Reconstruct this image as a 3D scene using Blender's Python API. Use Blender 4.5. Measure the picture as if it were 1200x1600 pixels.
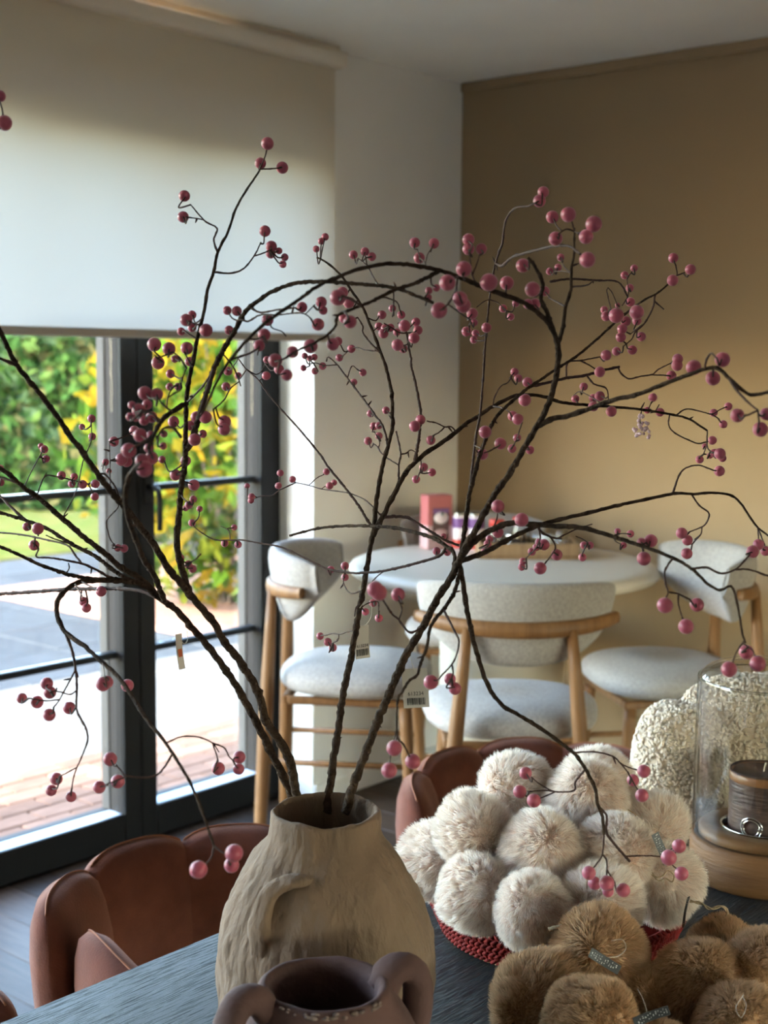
import bpy, math, random
import numpy as np
from mathutils import Vector, Matrix, noise

for _o in list(bpy.data.objects):
    bpy.data.objects.remove(_o, do_unlink=True)
SC = bpy.context.scene
COL = SC.collection
R = math.radians
rng = np.random.default_rng(11)
random.seed(5)

# ------------------------------------------------------------------ camera
FPX, THETA, PITCH, ROLL = 2175.0, R(40.58), R(6.306), R(0.5117)
CAMP = np.array([3.291, -4.279, 1.57])
FW = np.array([-math.sin(THETA) * math.cos(PITCH), math.cos(THETA) * math.cos(PITCH), -math.sin(PITCH)])
_rt = np.array([math.cos(THETA), math.sin(THETA), 0.0])
_up = np.cross(_rt, FW)
RT = _rt * math.cos(ROLL) + _up * math.sin(ROLL)
UP = _up * math.cos(ROLL) - _rt * math.sin(ROLL)
cd = bpy.data.cameras.new('camera')
cam = bpy.data.objects.new('camera', cd)
COL.objects.link(cam)
M = Matrix.Identity(4)
for i in range(3):
    M[i][0], M[i][1], M[i][2], M[i][3] = RT[i], UP[i], -FW[i], CAMP[i]
cam.matrix_world = M
cd.sensor_fit = 'VERTICAL'
cd.sensor_height = 24.0
cd.lens = 24.0 * FPX / 1600.0
cd.clip_start, cd.clip_end = 0.05, 200
cd.dof.use_dof = True
cd.dof.focus_distance = 1.80
cd.dof.aperture_fstop = (cd.lens / 1000.0) / 0.0080
SC.camera = cam

# ------------------------------------------------------------------ sky, sun, exposure
SUN_EL, SUN_AZ = R(33), R(-82)          # azimuth of the sun seen from the room, measured from +X
W = bpy.data.worlds.new('sky')
SC.world = W
W.use_nodes = True
wn, wl = W.node_tree.nodes, W.node_tree.links
wn.clear()
sky = wn.new('ShaderNodeTexSky')
sky.sky_type = 'NISHITA'
sky.sun_disc = False
sky.sun_elevation = SUN_EL
sky.sun_rotation = R(90) - SUN_AZ
sky.air_density, sky.dust_density, sky.ozone_density = 1.0, 0.8, 1.0
bg = wn.new('ShaderNodeBackground')
bg.inputs[1].default_value = 2.3
tint = wn.new('ShaderNodeMix'); tint.data_type = 'RGBA'; tint.blend_type = 'MULTIPLY'; tint.inputs[0].default_value = 1.0
tint.inputs[7].default_value = (1.05, 0.98, 0.92, 1)      # warm tint over the whole sky, shifts the white balance
wo = wn.new('ShaderNodeOutputWorld')
wl.new(sky.outputs[0], tint.inputs[6]); wl.new(tint.outputs[2], bg.inputs[0])
wl.new(bg.outputs[0], wo.inputs[0])
sl = bpy.data.lights.new('sun', 'SUN')
sl.energy = 10.0
sl.angle = R(2.0)
sl.color = (1.0, 0.90, 0.76)
sun = bpy.data.objects.new('sun', sl)
COL.objects.link(sun)
_sd = Vector((math.cos(SUN_EL) * math.cos(SUN_AZ), math.cos(SUN_EL) * math.sin(SUN_AZ), math.sin(SUN_EL)))
sun.rotation_euler = _sd.to_track_quat('Z', 'Y').to_euler()
SC.view_settings.view_transform = 'Standard'
SC.view_settings.look = 'None'
SC.view_settings.gamma = 1.0
SC.view_settings.use_curve_mapping = False
SC.view_settings.exposure = 1.44
SC.cycles.use_denoising = True
SC.cycles.max_bounces = 14
SC.cycles.diffuse_bounces = 6
SC.cycles.transmission_bounces = 10
SC.cycles.transparent_max_bounces = 16
SC.cycles.sample_clamp_indirect = 8.0
SC.cycles.caustics_refractive = False
SC.cycles.caustics_reflective = False

# ------------------------------------------------------------------ helpers
def ray(x, y):
    return FW + RT * (x - 600) / FPX + UP * (800 - y) / FPX
def at(x, y, d):
    return CAMP + ray(x, y) * d
def onz(x, y, z):
    r = ray(x, y)
    return CAMP + r * ((z - CAMP[2]) / r[2])

LOC = {}
def thing(name, label=None, cat=None, group=None, loc=(0, 0, 0), rz=0.0, kind=None):
    o = bpy.data.objects.new(name, None)
    COL.objects.link(o)
    o.location = loc
    o.rotation_euler = (0, 0, rz)
    o.empty_display_size = 0.05
    LOC[o.name] = np.array(loc, float)
    tag(o, label, cat, group, kind)
    return o
def tag(o, label=None, cat=None, group=None, kind=None):
    if label: o['label'] = label
    if cat: o['category'] = cat
    if group: o['group'] = group
    if kind: o['kind'] = kind
    return o
def mesh(name, v, f, smooth=True):
    me = bpy.data.meshes.new(name)
    me.from_pydata([tuple(map(float, p)) for p in v], [], [tuple(int(i) for i in q) for q in f])
    if smooth:
        me.polygons.foreach_set('use_smooth', [True] * len(me.polygons))
    me.update()
    return me
def put(name, me, m, parent=None, loc=(0, 0, 0), rot=(0, 0, 0), scale=(1, 1, 1)):
    o = bpy.data.objects.new(name, me)
    COL.objects.link(o)
    if m is not None and len(me.materials) == 0:
        me.materials.append(m)
    o.location, o.rotation_euler, o.scale = loc, rot, scale
    if parent is not None:
        o.parent = parent
    return o
def obj(name, geo, m, parent=None, smooth=True, world=False):
    """one mesh object; world=True means the vertices are world coordinates under an unrotated parent"""
    v, f = geo
    v = np.array(v, float)
    if world and parent is not None:
        v = v - LOC[parent.name]
    return put(name, mesh(name, v, f, smooth), m, parent)
def join(*geos):
    V, Fc, n = [], [], 0
    for v, f in geos:
        V.append(np.array(v, float).reshape(-1, 3))
        Fc += [tuple(i + n for i in q) for q in f]
        n += len(V[-1])
    return np.vstack(V), Fc
def xf(geo, mtx):
    v = np.array(geo[0], float)
    m = np.array(mtx)
    return v @ m[:3, :3].T + m[:3, 3], geo[1]
def rotm(axis, a):
    return Matrix.Rotation(a, 4, axis)
def cbox(x0, x1, y0, y1, z0, z1, b=0.003):
    """chamfered box"""
    x0, x1 = min(x0, x1), max(x0, x1); y0, y1 = min(y0, y1), max(y0, y1); z0, z1 = min(z0, z1), max(z0, z1)
    b = min(b, (x1 - x0) * .45, (y1 - y0) * .45, (z1 - z0) * .45)
    v, idx = [], {}
    for sx in (0, 1):
        for sy in (0, 1):
            for sz in (0, 1):
                X, Y, Z = (x0, x1)[sx], (y0, y1)[sy], (z0, z1)[sz]
                bx, by, bz = (b, -b)[sx], (b, -b)[sy], (b, -b)[sz]
                for a, p in enumerate(((X, Y + by, Z + bz), (X + bx, Y, Z + bz), (X + bx, Y + by, Z))):
                    idx[sx, sy, sz, a] = len(v); v.append(p)
    f = []
    I = lambda a, b_, c, k: idx[a, b_, c, k]
    for s in (0, 1):
        q = [I(s, 0, 0, 0), I(s, 1, 0, 0), I(s, 1, 1, 0), I(s, 0, 1, 0)]; f.append(q if s else q[::-1])
        q = [I(0, s, 0, 1), I(0, s, 1, 1), I(1, s, 1, 1), I(1, s, 0, 1)]; f.append(q if s else q[::-1])
        q = [I(0, 0, s, 2), I(1, 0, s, 2), I(1, 1, s, 2), I(0, 1, s, 2)]; f.append(q if s else q[::-1])
    for a in (0, 1):
        for c in (0, 1):
            for (e, g) in (((a, c, 0), (a, c, 1)),):
                q = [I(*e, 0), I(*g, 0), I(*g, 1), I(*e, 1)]; f.append(q if (a ^ c) == 1 else q[::-1])
            e, g = (a, 0, c), (a, 1, c)
            q = [I(*e, 2), I(*g, 2), I(*g, 0), I(*e, 0)]; f.append(q if (a ^ c) == 1 else q[::-1])
            e, g = (0, a, c), (1, a, c)
            q = [I(*e, 1), I(*g, 1), I(*g, 2), I(*e, 2)]; f.append(q if (a ^ c) == 1 else q[::-1])
    for a in (0, 1):
        for c in (0, 1):
            for d in (0, 1):
                q = [I(a, c, d, 0), I(a, c, d, 1), I(a, c, d, 2)]
                f.append(q if (a ^ c ^ d) == 1 else q[::-1])
    return np.array(v), f
def lathe(prof, n=48, c=(0, 0, 0), closed=False):
    prof = np.array(prof, float)
    a = np.linspace(0, 2 * np.pi, n, endpoint=False)
    v = np.empty((len(prof), n, 3))
    v[..., 0] = prof[:, 0:1] * np.cos(a) + c[0]
    v[..., 1] = prof[:, 0:1] * np.sin(a) + c[1]
    v[..., 2] = prof[:, 1:2] + c[2]
    f = []
    m = len(prof)
    for i in range(m if closed else m - 1):
        k = (i + 1) % m
        for j in range(n):
            l = (j + 1) % n
            f.append((i * n + j, i * n + l, k * n + l, k * n + j))
    v = v.reshape(-1, 3)
    if not closed:
        if prof[0, 0] > 1e-6: f.append(tuple(range(n))[::-1])
        if prof[-1, 0] > 1e-6: f.append(tuple((m - 1) * n + j for j in range(n)))
    return v, f
def catmull(P, step):
    P = np.array(P, float)
    if len(P) == 2:
        n = max(2, int(np.linalg.norm(P[1, :3] - P[0, :3]) / step) + 1)
        t = np.linspace(0, 1, n)[:, None]
        return P[0] * (1 - t) + P[1] * t
    Q = np.vstack([2 * P[0] - P[1], P, 2 * P[-1] - P[-2]])
    out = []
    for i in range(1, len(Q) - 2):
        p0, p1, p2, p3 = Q[i - 1], Q[i], Q[i + 1], Q[i + 2]
        n = max(1, int(np.linalg.norm(p2[:3] - p1[:3]) / step))
        t = (np.arange(n) / n)[:, None]
        out.append(0.5 * ((2 * p1) + (-p0 + p2) * t + (2 * p0 - 5 * p1 + 4 * p2 - p3) * t ** 2 + (-p0 + 3 * p1 - 3 * p2 + p3) * t ** 3))
    out.append(P[-1:])
    return np.vstack(out)
def tube(P, rad, n=8, cap=True, flat=None):
    """tube through points P with radius per point; flat=(axis vector, factor) squashes the section"""
    P = np.array(P, float)
    m = len(P)
    rad = np.broadcast_to(np.array(rad, float), (m,))
    T = np.gradient(P, axis=0)
    T /= np.linalg.norm(T, axis=1, keepdims=True) + 1e-12
    N = np.zeros_like(P)
    u = np.array([0, 0, 1.0]) if abs(T[0, 2]) < .9 else np.array([1.0, 0, 0])
    for i in range(m):
        u = u - T[i] * (u @ T[i])
        u /= np.linalg.norm(u) + 1e-12
        N[i] = u
    B = np.cross(T, N)
    a = np.linspace(0, 2 * np.pi, n, endpoint=False)
    v = P[:, None, :] + rad[:, None, None] * (np.cos(a)[None, :, None] * N[:, None, :] + np.sin(a)[None, :, None] * B[:, None, :])
    v = v.reshape(-1, 3)
    f = []
    for i in range(m - 1):
        for j in range(n):
            l = (j + 1) % n
            f.append((i * n + j, i * n + l, (i + 1) * n + l, (i + 1) * n + j))
    if cap:
        f.append(tuple(range(n))[::-1])
        f.append(tuple((m - 1) * n + j for j in range(n)))
    return v, f
def grid_faces(nu, nv, wrap_v=False, off=0):
    f = []
    for i in range(nu - 1):
        for j in range(nv if wrap_v else nv - 1):
            l = (j + 1) % nv
            f.append((off + i * nv + j, off + i * nv + l, off + (i + 1) * nv + l, off + (i + 1) * nv + j))
    return f
def disp(geo, amp, freq, seed=0.0, octv=3):
    """push vertices along their radial/normal direction by fractal noise"""
    v, f = np.array(geo[0], float), geo[1]
    me = bpy.data.meshes.new('tmp'); me.from_pydata([tuple(p) for p in v], [], f); me.update()
    nr = np.empty(len(v) * 3); me.vertices.foreach_get('normal', nr); nr = nr.reshape(-1, 3)
    bpy.data.meshes.remove(me)
    o = Vector((seed, seed * 1.7, -seed))
    k = np.array([noise.fractal(Vector(p) * freq + o, 1.0, 2.0, octv) for p in v])
    return v + nr * (amp * k)[:, None], f
def children(o):
    return [c for c in bpy.data.objects if c.parent == o]
def copy_tree(o, parent=None):
    c = o.copy()
    COL.objects.link(c)
    if parent is not None:
        c.parent = parent
    for ch in o.children:
        copy_tree(ch, c)
    return c

# ------------------------------------------------------------------ materials
MATS = {}
def mat(name, col, rough=.6, var=0.0, vscale=8.0, bump=0.0, bscale=60.0, stretch=(1, 1, 1), metal=0.0, sheen=0.0,
        sheen_tint=None, spec=0.5, coat=0.0, col2=None, rnd=0.0, detail=4.0, coord='Object', bdist=0.01):
    m = bpy.data.materials.new(name); m.use_nodes = True
    nt = m.node_tree; N, L = nt.nodes, nt.links
    b = N['Principled BSDF']
    b.inputs['Roughness'].default_value = rough
    b.inputs['Metallic'].default_value = metal
    b.inputs['Specular IOR Level'].default_value = spec
    b.inputs['Coat Weight'].default_value = coat
    b.inputs['Sheen Weight'].default_value = sheen
    if sheen_tint: b.inputs['Sheen Tint'].default_value = (*sheen_tint, 1)
    b.inputs['Base Color'].default_value = (*col, 1)
    tc = N.new('ShaderNodeTexCoord'); mp = N.new('ShaderNodeMapping')
    mp.inputs['Scale'].default_value = stretch
    L.new(tc.outputs[coord], mp.inputs[0])
    if var > 0 or col2:
        nz = N.new('ShaderNodeTexNoise'); nz.inputs['Scale'].default_value = vscale; nz.inputs['Detail'].default_value = detail
        L.new(mp.outputs[0], nz.inputs[0])
        rp = N.new('ShaderNodeValToRGB')
        c2 = col2 if col2 else tuple(c * (1 - var) for c in col)
        c1 = col if col2 else tuple(min(1, c * (1 + var)) for c in col)
        rp.color_ramp.elements[0].position, rp.color_ramp.elements[1].position = .32, .68
        rp.color_ramp.elements[0].color = (*c2, 1); rp.color_ramp.elements[1].color = (*c1, 1)
        L.new(nz.outputs[0], rp.inputs[0])
        out = rp.outputs[0]
        if rnd > 0:
            oi = N.new('ShaderNodeObjectInfo'); hs = N.new('ShaderNodeHueSaturation')
            mr = N.new('ShaderNodeMapRange'); mr.inputs[3].default_value = 1 - rnd; mr.inputs[4].default_value = 1 + rnd
            L.new(oi.outputs['Random'], mr.inputs[0]); L.new(mr.outputs[0], hs.inputs['Value']); L.new(out, hs.inputs['Color'])
            out = hs.outputs[0]
        L.new(out, b.inputs['Base Color'])
    if bump > 0:
        n2 = N.new('ShaderNodeTexNoise'); n2.inputs['Scale'].default_value = bscale; n2.inputs['Detail'].default_value = 5
        L.new(mp.outputs[0], n2.inputs[0])
        bp = N.new('ShaderNodeBump'); bp.inputs['Strength'].default_value = bump; bp.inputs['Distance'].default_value = bdist
        L.new(n2.outputs[0], bp.inputs['Height']); L.new(bp.outputs[0], b.inputs['Normal'])
    MATS[name] = m
    return m
def leafmat(name, cols, trans=.45):
    """thin leaf: colours picked per leaf, light passing through"""
    m = bpy.data.materials.new(name); m.use_nodes = True
    N, L = m.node_tree.nodes, m.node_tree.links
    N.clear()
    g = N.new('ShaderNodeNewGeometry'); rp = N.new('ShaderNodeValToRGB'); rp.color_ramp.interpolation = 'CONSTANT'
    e = rp.color_ramp.elements
    while len(e) < len(cols): e.new(.5)
    for i, c in enumerate(cols):
        e[i].position = i / len(cols); e[i].color = (*c, 1)
    L.new(g.outputs['Random Per Island'], rp.inputs[0])
    d = N.new('ShaderNodeBsdfDiffuse'); t = N.new('ShaderNodeBsdfTranslucent'); mx = N.new('ShaderNodeMixShader'); o = N.new('ShaderNodeOutputMaterial')
    mx.inputs[0].default_value = trans
    L.new(rp.outputs[0], d.inputs[0]); L.new(rp.outputs[0], t.inputs[0])
    L.new(d.outputs[0], mx.inputs[1]); L.new(t.outputs[0], mx.inputs[2]); L.new(mx.outputs[0], o.inputs[0])
    return m

mat('wall_white', (.80, .775, .73), .9, .02, 3, .05, 220)
mat('wall_brown', (.315, .218, .122), .85, .03, 2, .05, 220)
mat('ceiling', (.86, .845, .80), .95, .02, 3)
mat('floor_oak', (.075, .048, .032), .5, 0, 6, .12, 50, (1, 9, 1), col2=(.04, .025, .017), rnd=.35, spec=.28)
mat('floor_base', (.05, .033, .024), .6, .2, 6)
mat('frame_outer', (.065, .061, .056), .7, .04, 8, spec=.1)
mat('frame_black', (.006, .006, .007), .5, .1, 8, .05, 300, spec=.2)
mat('frame_pale', (.030, .026, .023), .7, .04, 8, spec=.1)
mat('sill_pale', (.60, .66, .74), .35, .04, 8)  # pale sill metal, with the blue of reflected sky put into its colour
mat('bar_grey', (.02, .022, .025), .5, .1, 8, spec=.15)
mat('blind_bar', (.50, .45, .38), .5, .03, 8)
mat('cassette', (.74, .64, .52), .55, .03, 5)
mat('velvet', (.128, .037, .022), .9, 0, 22, .15, 300, col2=(.088, .025, .015), sheen=.45, sheen_tint=(.95, .55, .42), spec=.2)
mat('seam', (.26, .085, .035), .8, .1, 40)
mat('chair_leg', (.015, .014, .013), .4, .1, 10)
mat('fabric', (.37, .335, .305), .95, 0, 130, .5, 260, col2=(.265, .24, .22), sheen=.15, bdist=.004)
mat('oak', (.215, .104, .038), .5, 0, 5, .08, 60, (14, 14, 1), col2=(.155, .070, .024), spec=.3)
mat('table_beige', (.60, .54, .44), .42, .03, 4)
mat('pedestal_beige', (.62, .555, .43), .6, .03, 4)
mat('bark', (.085, .054, .035), .9, 0, 90, 1.0, 300, col2=(.030, .018, .012), bdist=.006, spec=.15)
mat('twig', (.070, .031, .022), .8, 0, 120, .4, 300, col2=(.045, .02, .015), bdist=.002)
mat('clay', (.205, .132, .087), .97, 0, 22, 1.0, 85, (1, 1, .4), col2=(.160, .105, .069), bdist=.006)
mat('mauve_clay', (.105, .050, .041), .9, 0, 14, .4, 90, col2=(.07, .032, .027), bdist=.004)
mat('mauve_worn', (.22, .15, .125), .9, .15, 60)
mat('candle_wax', (.085, .047, .034), .55, 0, 26, .5, 40, (.6, .6, 5), col2=(.04, .022, .018), spec=.4, bdist=.004)
mat('candle_rim', (.19, .083, .03), .45, .25, 60)
mat('wick', (.62, .52, .36), .9, .1, 90)
mat('chrome', (.62, .62, .62), .12, 0, metal=1.0)
mat('walnut', (.170, .080, .030), .6, 0, 5, .25, 30, (1, 1, 8), col2=(.110, .050, .019), spec=.2)
mat('walnut_top', (.185, .095, .040), .55, 0, 7, .2, 40, (1.2, 7, 1), col2=(.135, .068, .028), spec=.2)
mat('cup_dark', (.02, .018, .016), .3)
mat('straw_red', (.165, .014, .012), .75, .35, 70, .3, 300, spec=.15)
mat('straw_natural', (.50, .36, .19), .7, .2, 60)
mat('jute', (.40, .30, .185), .9, .25, 200, .4, 500)
mat('tag_card', (.62, .58, .52), .8, .04, 30)
mat('tag_black', (.02, .02, .021), .5)
mat('ink', (.03, .03, .03), .8)
mat('ink_white', (.7, .68, .64), .8)
mat('string', (.62, .58, .50), .9)
mat('orange_mark', (.60, .14, .05), .7)
mat('box_pink', (.42, .11, .105), .6, .04, 20)
mat('box_blush', (.52, .33, .33), .6, .04, 20)
mat('box_window', (.06, .015, .018), .25)
mat('purple', (.15, .05, .19), .5)
mat('label_white', (.72, .62, .62), .6)
mat('label_green', (.02, .07, .05), .5)
mat('red_lid', (.45, .03, .02), .4)
mat('tin', (.62, .60, .52), .22, metal=1.0)
mat('tray_wood', (.30, .18, .085), .5, 0, 6, .1, 50, (10, 1, 1), col2=(.22, .125, .058))
mat('dark_food', (.05, .022, .014), .5, .3, 60)
mat('lawn', (.045, .062, .014), .9, 0, 4, .3, 60, col2=(.075, .068, .022), spec=0)
mat('paving_shaded', (.044, .048, .052), .8, .10, 6, .1, 80, rnd=.10, spec=0)  # cool dark slab colour holds the shade over the far patio
mat('paving_sunlit', (.105, .097, .087), .85, .06, 6, .1, 80, rnd=.06, spec=0)  # lighter slab colour holds the sunlit band near the doors
mat('brick_pink', (.150, .092, .068), .85, .12, 14, .15, 90, rnd=.22, spec=0)
mat('joint', (.05, .043, .037), .95, .15, 30, spec=0)
mat('asphalt', (.045, .042, .040), .9, .2, 5)
mat('soil', (.16, .075, .045), .95, .3, 12)
mat('trunk', (.06, .042, .03), .9, .3, 20, .3, 60)
mat('outer_wall', (.30, .27, .24), .9, .05, 6)

def berry_mat():
    m = mat('berry_skin', (.47, .090, .140), .42, 0, 30, .10, 260, col2=(.38, .064, .102), spec=.45, sheen=.35, sheen_tint=(1, .75, .8), bdist=.002)
    return m
berry_mat()

def table_mat():
    m = bpy.data.materials.new('table_oak'); m.use_nodes = True
    N, L = m.node_tree.nodes, m.node_tree.links
    b = N['Principled BSDF']
    b.inputs['Specular IOR Level'].default_value = .36
    tc = N.new('ShaderNodeTexCoord'); mp = N.new('ShaderNodeMapping'); mp.inputs['Scale'].default_value = (75, 2.2, 75)
    L.new(tc.outputs['Object'], mp.inputs[0])
    nz = N.new('ShaderNodeTexNoise'); nz.inputs['Scale'].default_value = 9; nz.inputs['Detail'].default_value = 6; nz.inputs['Distortion'].default_value = .5
    L.new(mp.outputs[0], nz.inputs[0])
    rp = N.new('ShaderNodeValToRGB')
    rp.color_ramp.elements[0].position, rp.color_ramp.elements[1].position = .40, .50
    rp.color_ramp.elements[0].color = (.006, .007, .008, 1); rp.color_ramp.elements[1].color = (.016, .016, .017, 1)
    L.new(nz.outputs[0], rp.inputs[0]); L.new(rp.outputs[0], b.inputs['Base Color'])
    r2 = N.new('ShaderNodeMapRange'); r2.inputs[1].default_value = .40; r2.inputs[2].default_value = .50; r2.inputs[3].default_value = .70; r2.inputs[4].default_value = .33
    L.new(nz.outputs[0], r2.inputs[0]); L.new(r2.outputs[0], b.inputs['Roughness'])
    bp = N.new('ShaderNodeBump'); bp.inputs['Strength'].default_value = .8; bp.inputs['Distance'].default_value = .004
    L.new(rp.outputs[0], bp.inputs['Height'])
    mr = N.new('ShaderNodeMapRange'); mr.inputs[1].default_value = .40; mr.inputs[2].default_value = .50
    L.new(nz.outputs[0], mr.inputs[0]); L.new(mr.outputs[0], bp.inputs['Height']); L.new(bp.outputs[0], b.inputs['Normal'])
    MATS['table_oak'] = m
table_mat()

def schlick(N, L, f0):
    # reflectance of a clear sheet, the same from both sides
    a = N.new('ShaderNodeLayerWeight'); a.inputs[0].default_value = .5
    p = N.new('ShaderNodeMath'); p.operation = 'POWER'; p.inputs[1].default_value = 5.0
    k = N.new('ShaderNodeMath'); k.operation = 'MULTIPLY_ADD'; k.inputs[1].default_value = 1 - f0; k.inputs[2].default_value = f0
    L.new(a.outputs['Facing'], p.inputs[0]); L.new(p.outputs[0], k.inputs[0])
    return k
def pane_mat():
    m = bpy.data.materials.new('window_glass'); m.use_nodes = True
    N, L = m.node_tree.nodes, m.node_tree.links
    N.clear()
    t = N.new('ShaderNodeBsdfTransparent'); g = N.new('ShaderNodeBsdfGlossy'); g.inputs['Roughness'].default_value = .02
    t.inputs[0].default_value = (.93, .96, .95, 1)
    fr = schlick(N, L, .035)
    mx = N.new('ShaderNodeMixShader'); o = N.new('ShaderNodeOutputMaterial')
    L.new(fr.outputs[0], mx.inputs[0]); L.new(t.outputs[0], mx.inputs[1]); L.new(g.outputs[0], mx.inputs[2]); L.new(mx.outputs[0], o.inputs[0])
    MATS['window_glass'] = m
pane_mat()

def blind_mat():
    m = bpy.data.materials.new('blind_fabric'); m.use_nodes = True
    N, L = m.node_tree.nodes, m.node_tree.links
    N.clear()
    d = N.new('ShaderNodeBsdfDiffuse'); t = N.new('ShaderNodeBsdfTranslucent'); mx = N.new('ShaderNodeMixShader'); o = N.new('ShaderNodeOutputMaterial')
    tc = N.new('ShaderNodeTexCoord'); wv = N.new('ShaderNodeTexWave'); wv.inputs['Scale'].default_value = 260; wv.bands_direction = 'Z'
    w2 = N.new('ShaderNodeTexWave'); w2.inputs['Scale'].default_value = 260; w2.bands_direction = 'Y'
    L.new(tc.outputs['Object'], wv.inputs[0]); L.new(tc.outputs['Object'], w2.inputs[0])
    ad = N.new('ShaderNodeMath'); ad.operation = 'ADD'; L.new(wv.outputs['Fac'], ad.inputs[0]); L.new(w2.outputs['Fac'], ad.inputs[1])
    bp = N.new('ShaderNodeBump'); bp.inputs['Strength'].default_value = .2; bp.inputs['Distance'].default_value = .0006
    L.new(ad.outputs[0], bp.inputs['Height']); L.new(bp.outputs[0], d.inputs['Normal'])
    d.inputs[0].default_value = (.66, .58, .46, 1); t.inputs[0].default_value = (.95, .93, .88, 1)
    mx.inputs[0].default_value = .145
    L.new(d.outputs[0], mx.inputs[1]); L.new(t.outputs[0], mx.inputs[2]); L.new(mx.outputs[0], o.inputs[0])
    MATS['blind_fabric'] = m
blind_mat()

def glass_mat():
    m = bpy.data.materials.new('clear_glass'); m.use_nodes = True
    N, L = m.node_tree.nodes, m.node_tree.links
    N.clear()
    lw = N.new('ShaderNodeLayerWeight'); lw.inputs[0].default_value = .35
    rp = N.new('ShaderNodeValToRGB')          # a longer way through the wall at glancing angles takes more light
    rp.color_ramp.elements[0].position = .55; rp.color_ramp.elements[1].position = .98
    rp.color_ramp.elements[0].color = (.985, .985, .975, 1); rp.color_ramp.elements[1].color = (.50, .52, .53, 1)
    t = N.new('ShaderNodeBsdfTransparent'); g = N.new('ShaderNodeBsdfGlossy'); g.inputs['Roughness'].default_value = .01
    fr = schlick(N, L, .045)
    mx = N.new('ShaderNodeMixShader'); o = N.new('ShaderNodeOutputMaterial')
    L.new(lw.outputs['Facing'], rp.inputs[0]); L.new(rp.outputs[0], t.inputs[0])
    L.new(fr.outputs[0], mx.inputs[0]); L.new(t.outputs[0], mx.inputs[1]); L.new(g.outputs[0], mx.inputs[2]); L.new(mx.outputs[0], o.inputs[0])
    MATS['clear_glass'] = m
glass_mat()

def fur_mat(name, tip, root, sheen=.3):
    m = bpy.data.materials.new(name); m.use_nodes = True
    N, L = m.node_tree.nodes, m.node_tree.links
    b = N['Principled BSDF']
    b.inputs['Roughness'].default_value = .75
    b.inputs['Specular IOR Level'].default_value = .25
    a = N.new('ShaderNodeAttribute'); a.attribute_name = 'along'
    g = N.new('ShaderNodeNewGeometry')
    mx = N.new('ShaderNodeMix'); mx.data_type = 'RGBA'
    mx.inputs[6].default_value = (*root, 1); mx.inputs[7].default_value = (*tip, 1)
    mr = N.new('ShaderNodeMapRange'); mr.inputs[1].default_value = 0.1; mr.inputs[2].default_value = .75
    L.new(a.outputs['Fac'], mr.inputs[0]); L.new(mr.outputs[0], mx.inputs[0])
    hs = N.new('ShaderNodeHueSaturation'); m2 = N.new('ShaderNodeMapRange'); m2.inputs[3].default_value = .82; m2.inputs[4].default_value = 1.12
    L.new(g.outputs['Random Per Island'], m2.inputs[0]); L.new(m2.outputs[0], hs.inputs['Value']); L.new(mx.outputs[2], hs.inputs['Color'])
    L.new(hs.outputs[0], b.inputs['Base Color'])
    t = N.new('ShaderNodeBsdfTranslucent'); L.new(hs.outputs[0], t.inputs[0])
    ms = N.new('ShaderNodeMixShader'); ms.inputs[0].default_value = .55
    o = N['Material Output']
    L.new(b.outputs[0], ms.inputs[1]); L.new(t.outputs[0], ms.inputs[2]); L.new(ms.outputs[0], o.inputs[0])
    MATS[name] = m
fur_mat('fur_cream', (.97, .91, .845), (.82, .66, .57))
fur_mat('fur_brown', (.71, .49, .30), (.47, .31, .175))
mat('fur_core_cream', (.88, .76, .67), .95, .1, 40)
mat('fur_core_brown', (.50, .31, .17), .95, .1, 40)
mat('boucle', (.80, .69, .57), .95, 0, 60, .4, 300, col2=(.70, .58, .46), sheen=.3)
mat('boucle_base', (.60, .49, .38), .95, .1, 60)

# ------------------------------------------------------------------ room shell
HC = 2.6
def struct(name, geo, m, parent=None, smooth=False):
    o = obj(name, geo, MATS[m], parent, smooth)
    if parent is None:
        o['kind'] = 'structure'
    return o
WY0, WY1 = -0.81, -5.90          # window band along the left wall
struct('wall_left', join(cbox(-.30, 0, WY0, .0, 0, HC, .002), cbox(-.30, 0, WY1, WY0 - .0005, 2.315, HC, .002), cbox(-.30, 0, -8, WY1, 0, HC, .002)), 'wall_white')
struct('wall_back', cbox(-.30, 6.4, .001, .2, 0, HC, .002), 'wall_brown')
struct('wall_right', join(cbox(6.2, 6.4, -8, 0, 0, .12), cbox(6.2, 6.4, -8, 0, 1.35, HC), cbox(6.2, 6.4, -8, -4.80, .12, 1.35), cbox(6.2, 6.4, -.3, 0, .12, 1.35)), 'wall_white')
struct('wall_front', cbox(-.30, 6.4, -8.2, -8, 0, HC), 'wall_white')
struct('ceiling', cbox(-.30, 6.4, -8.2, .2, HC, HC + .2), 'ceiling')
struct('trim_1', cbox(0.0005, 6.2, -.018, .0005, HC - .034, HC - .0005, .004), 'wall_brown')
struct('baseboard_back', cbox(0.0005, 6.2, -.014, .0005, .0005, .07, .004), 'wall_brown')
struct('baseboard_left', cbox(.0, .014, WY0 + .002, -.015, .0005, .07, .004), 'wall_white')
fl = struct('floor', cbox(-.30, 6.4, -8.2, .2, -.15, -.012), 'floor_base')
pl = mesh('plank', *cbox(-.9, .9, -.069, .069, -.014, 0, .002), smooth=False)
pl2 = mesh('plank_short', *cbox(-.45, .45, -.069, .069, -.014, 0, .002), smooth=False)
for r in range(58):
    yy = -.07 - r * .14
    x0 = -.16 if r % 2 == 0 else -1.06 + .0
    x = x0
    k = 0
    while x < 6.2:
        L_ = 1.8
        if x < -.2:
            put('plank', pl2, MATS['floor_oak'], fl, (x + 1.35, yy, 0)); x += 1.8; continue
        if r < 36 and x < 2.2 or True:
            put('plank', pl, MATS['floor_oak'], fl, (x + .9, yy, 0))
        x += 1.8

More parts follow.
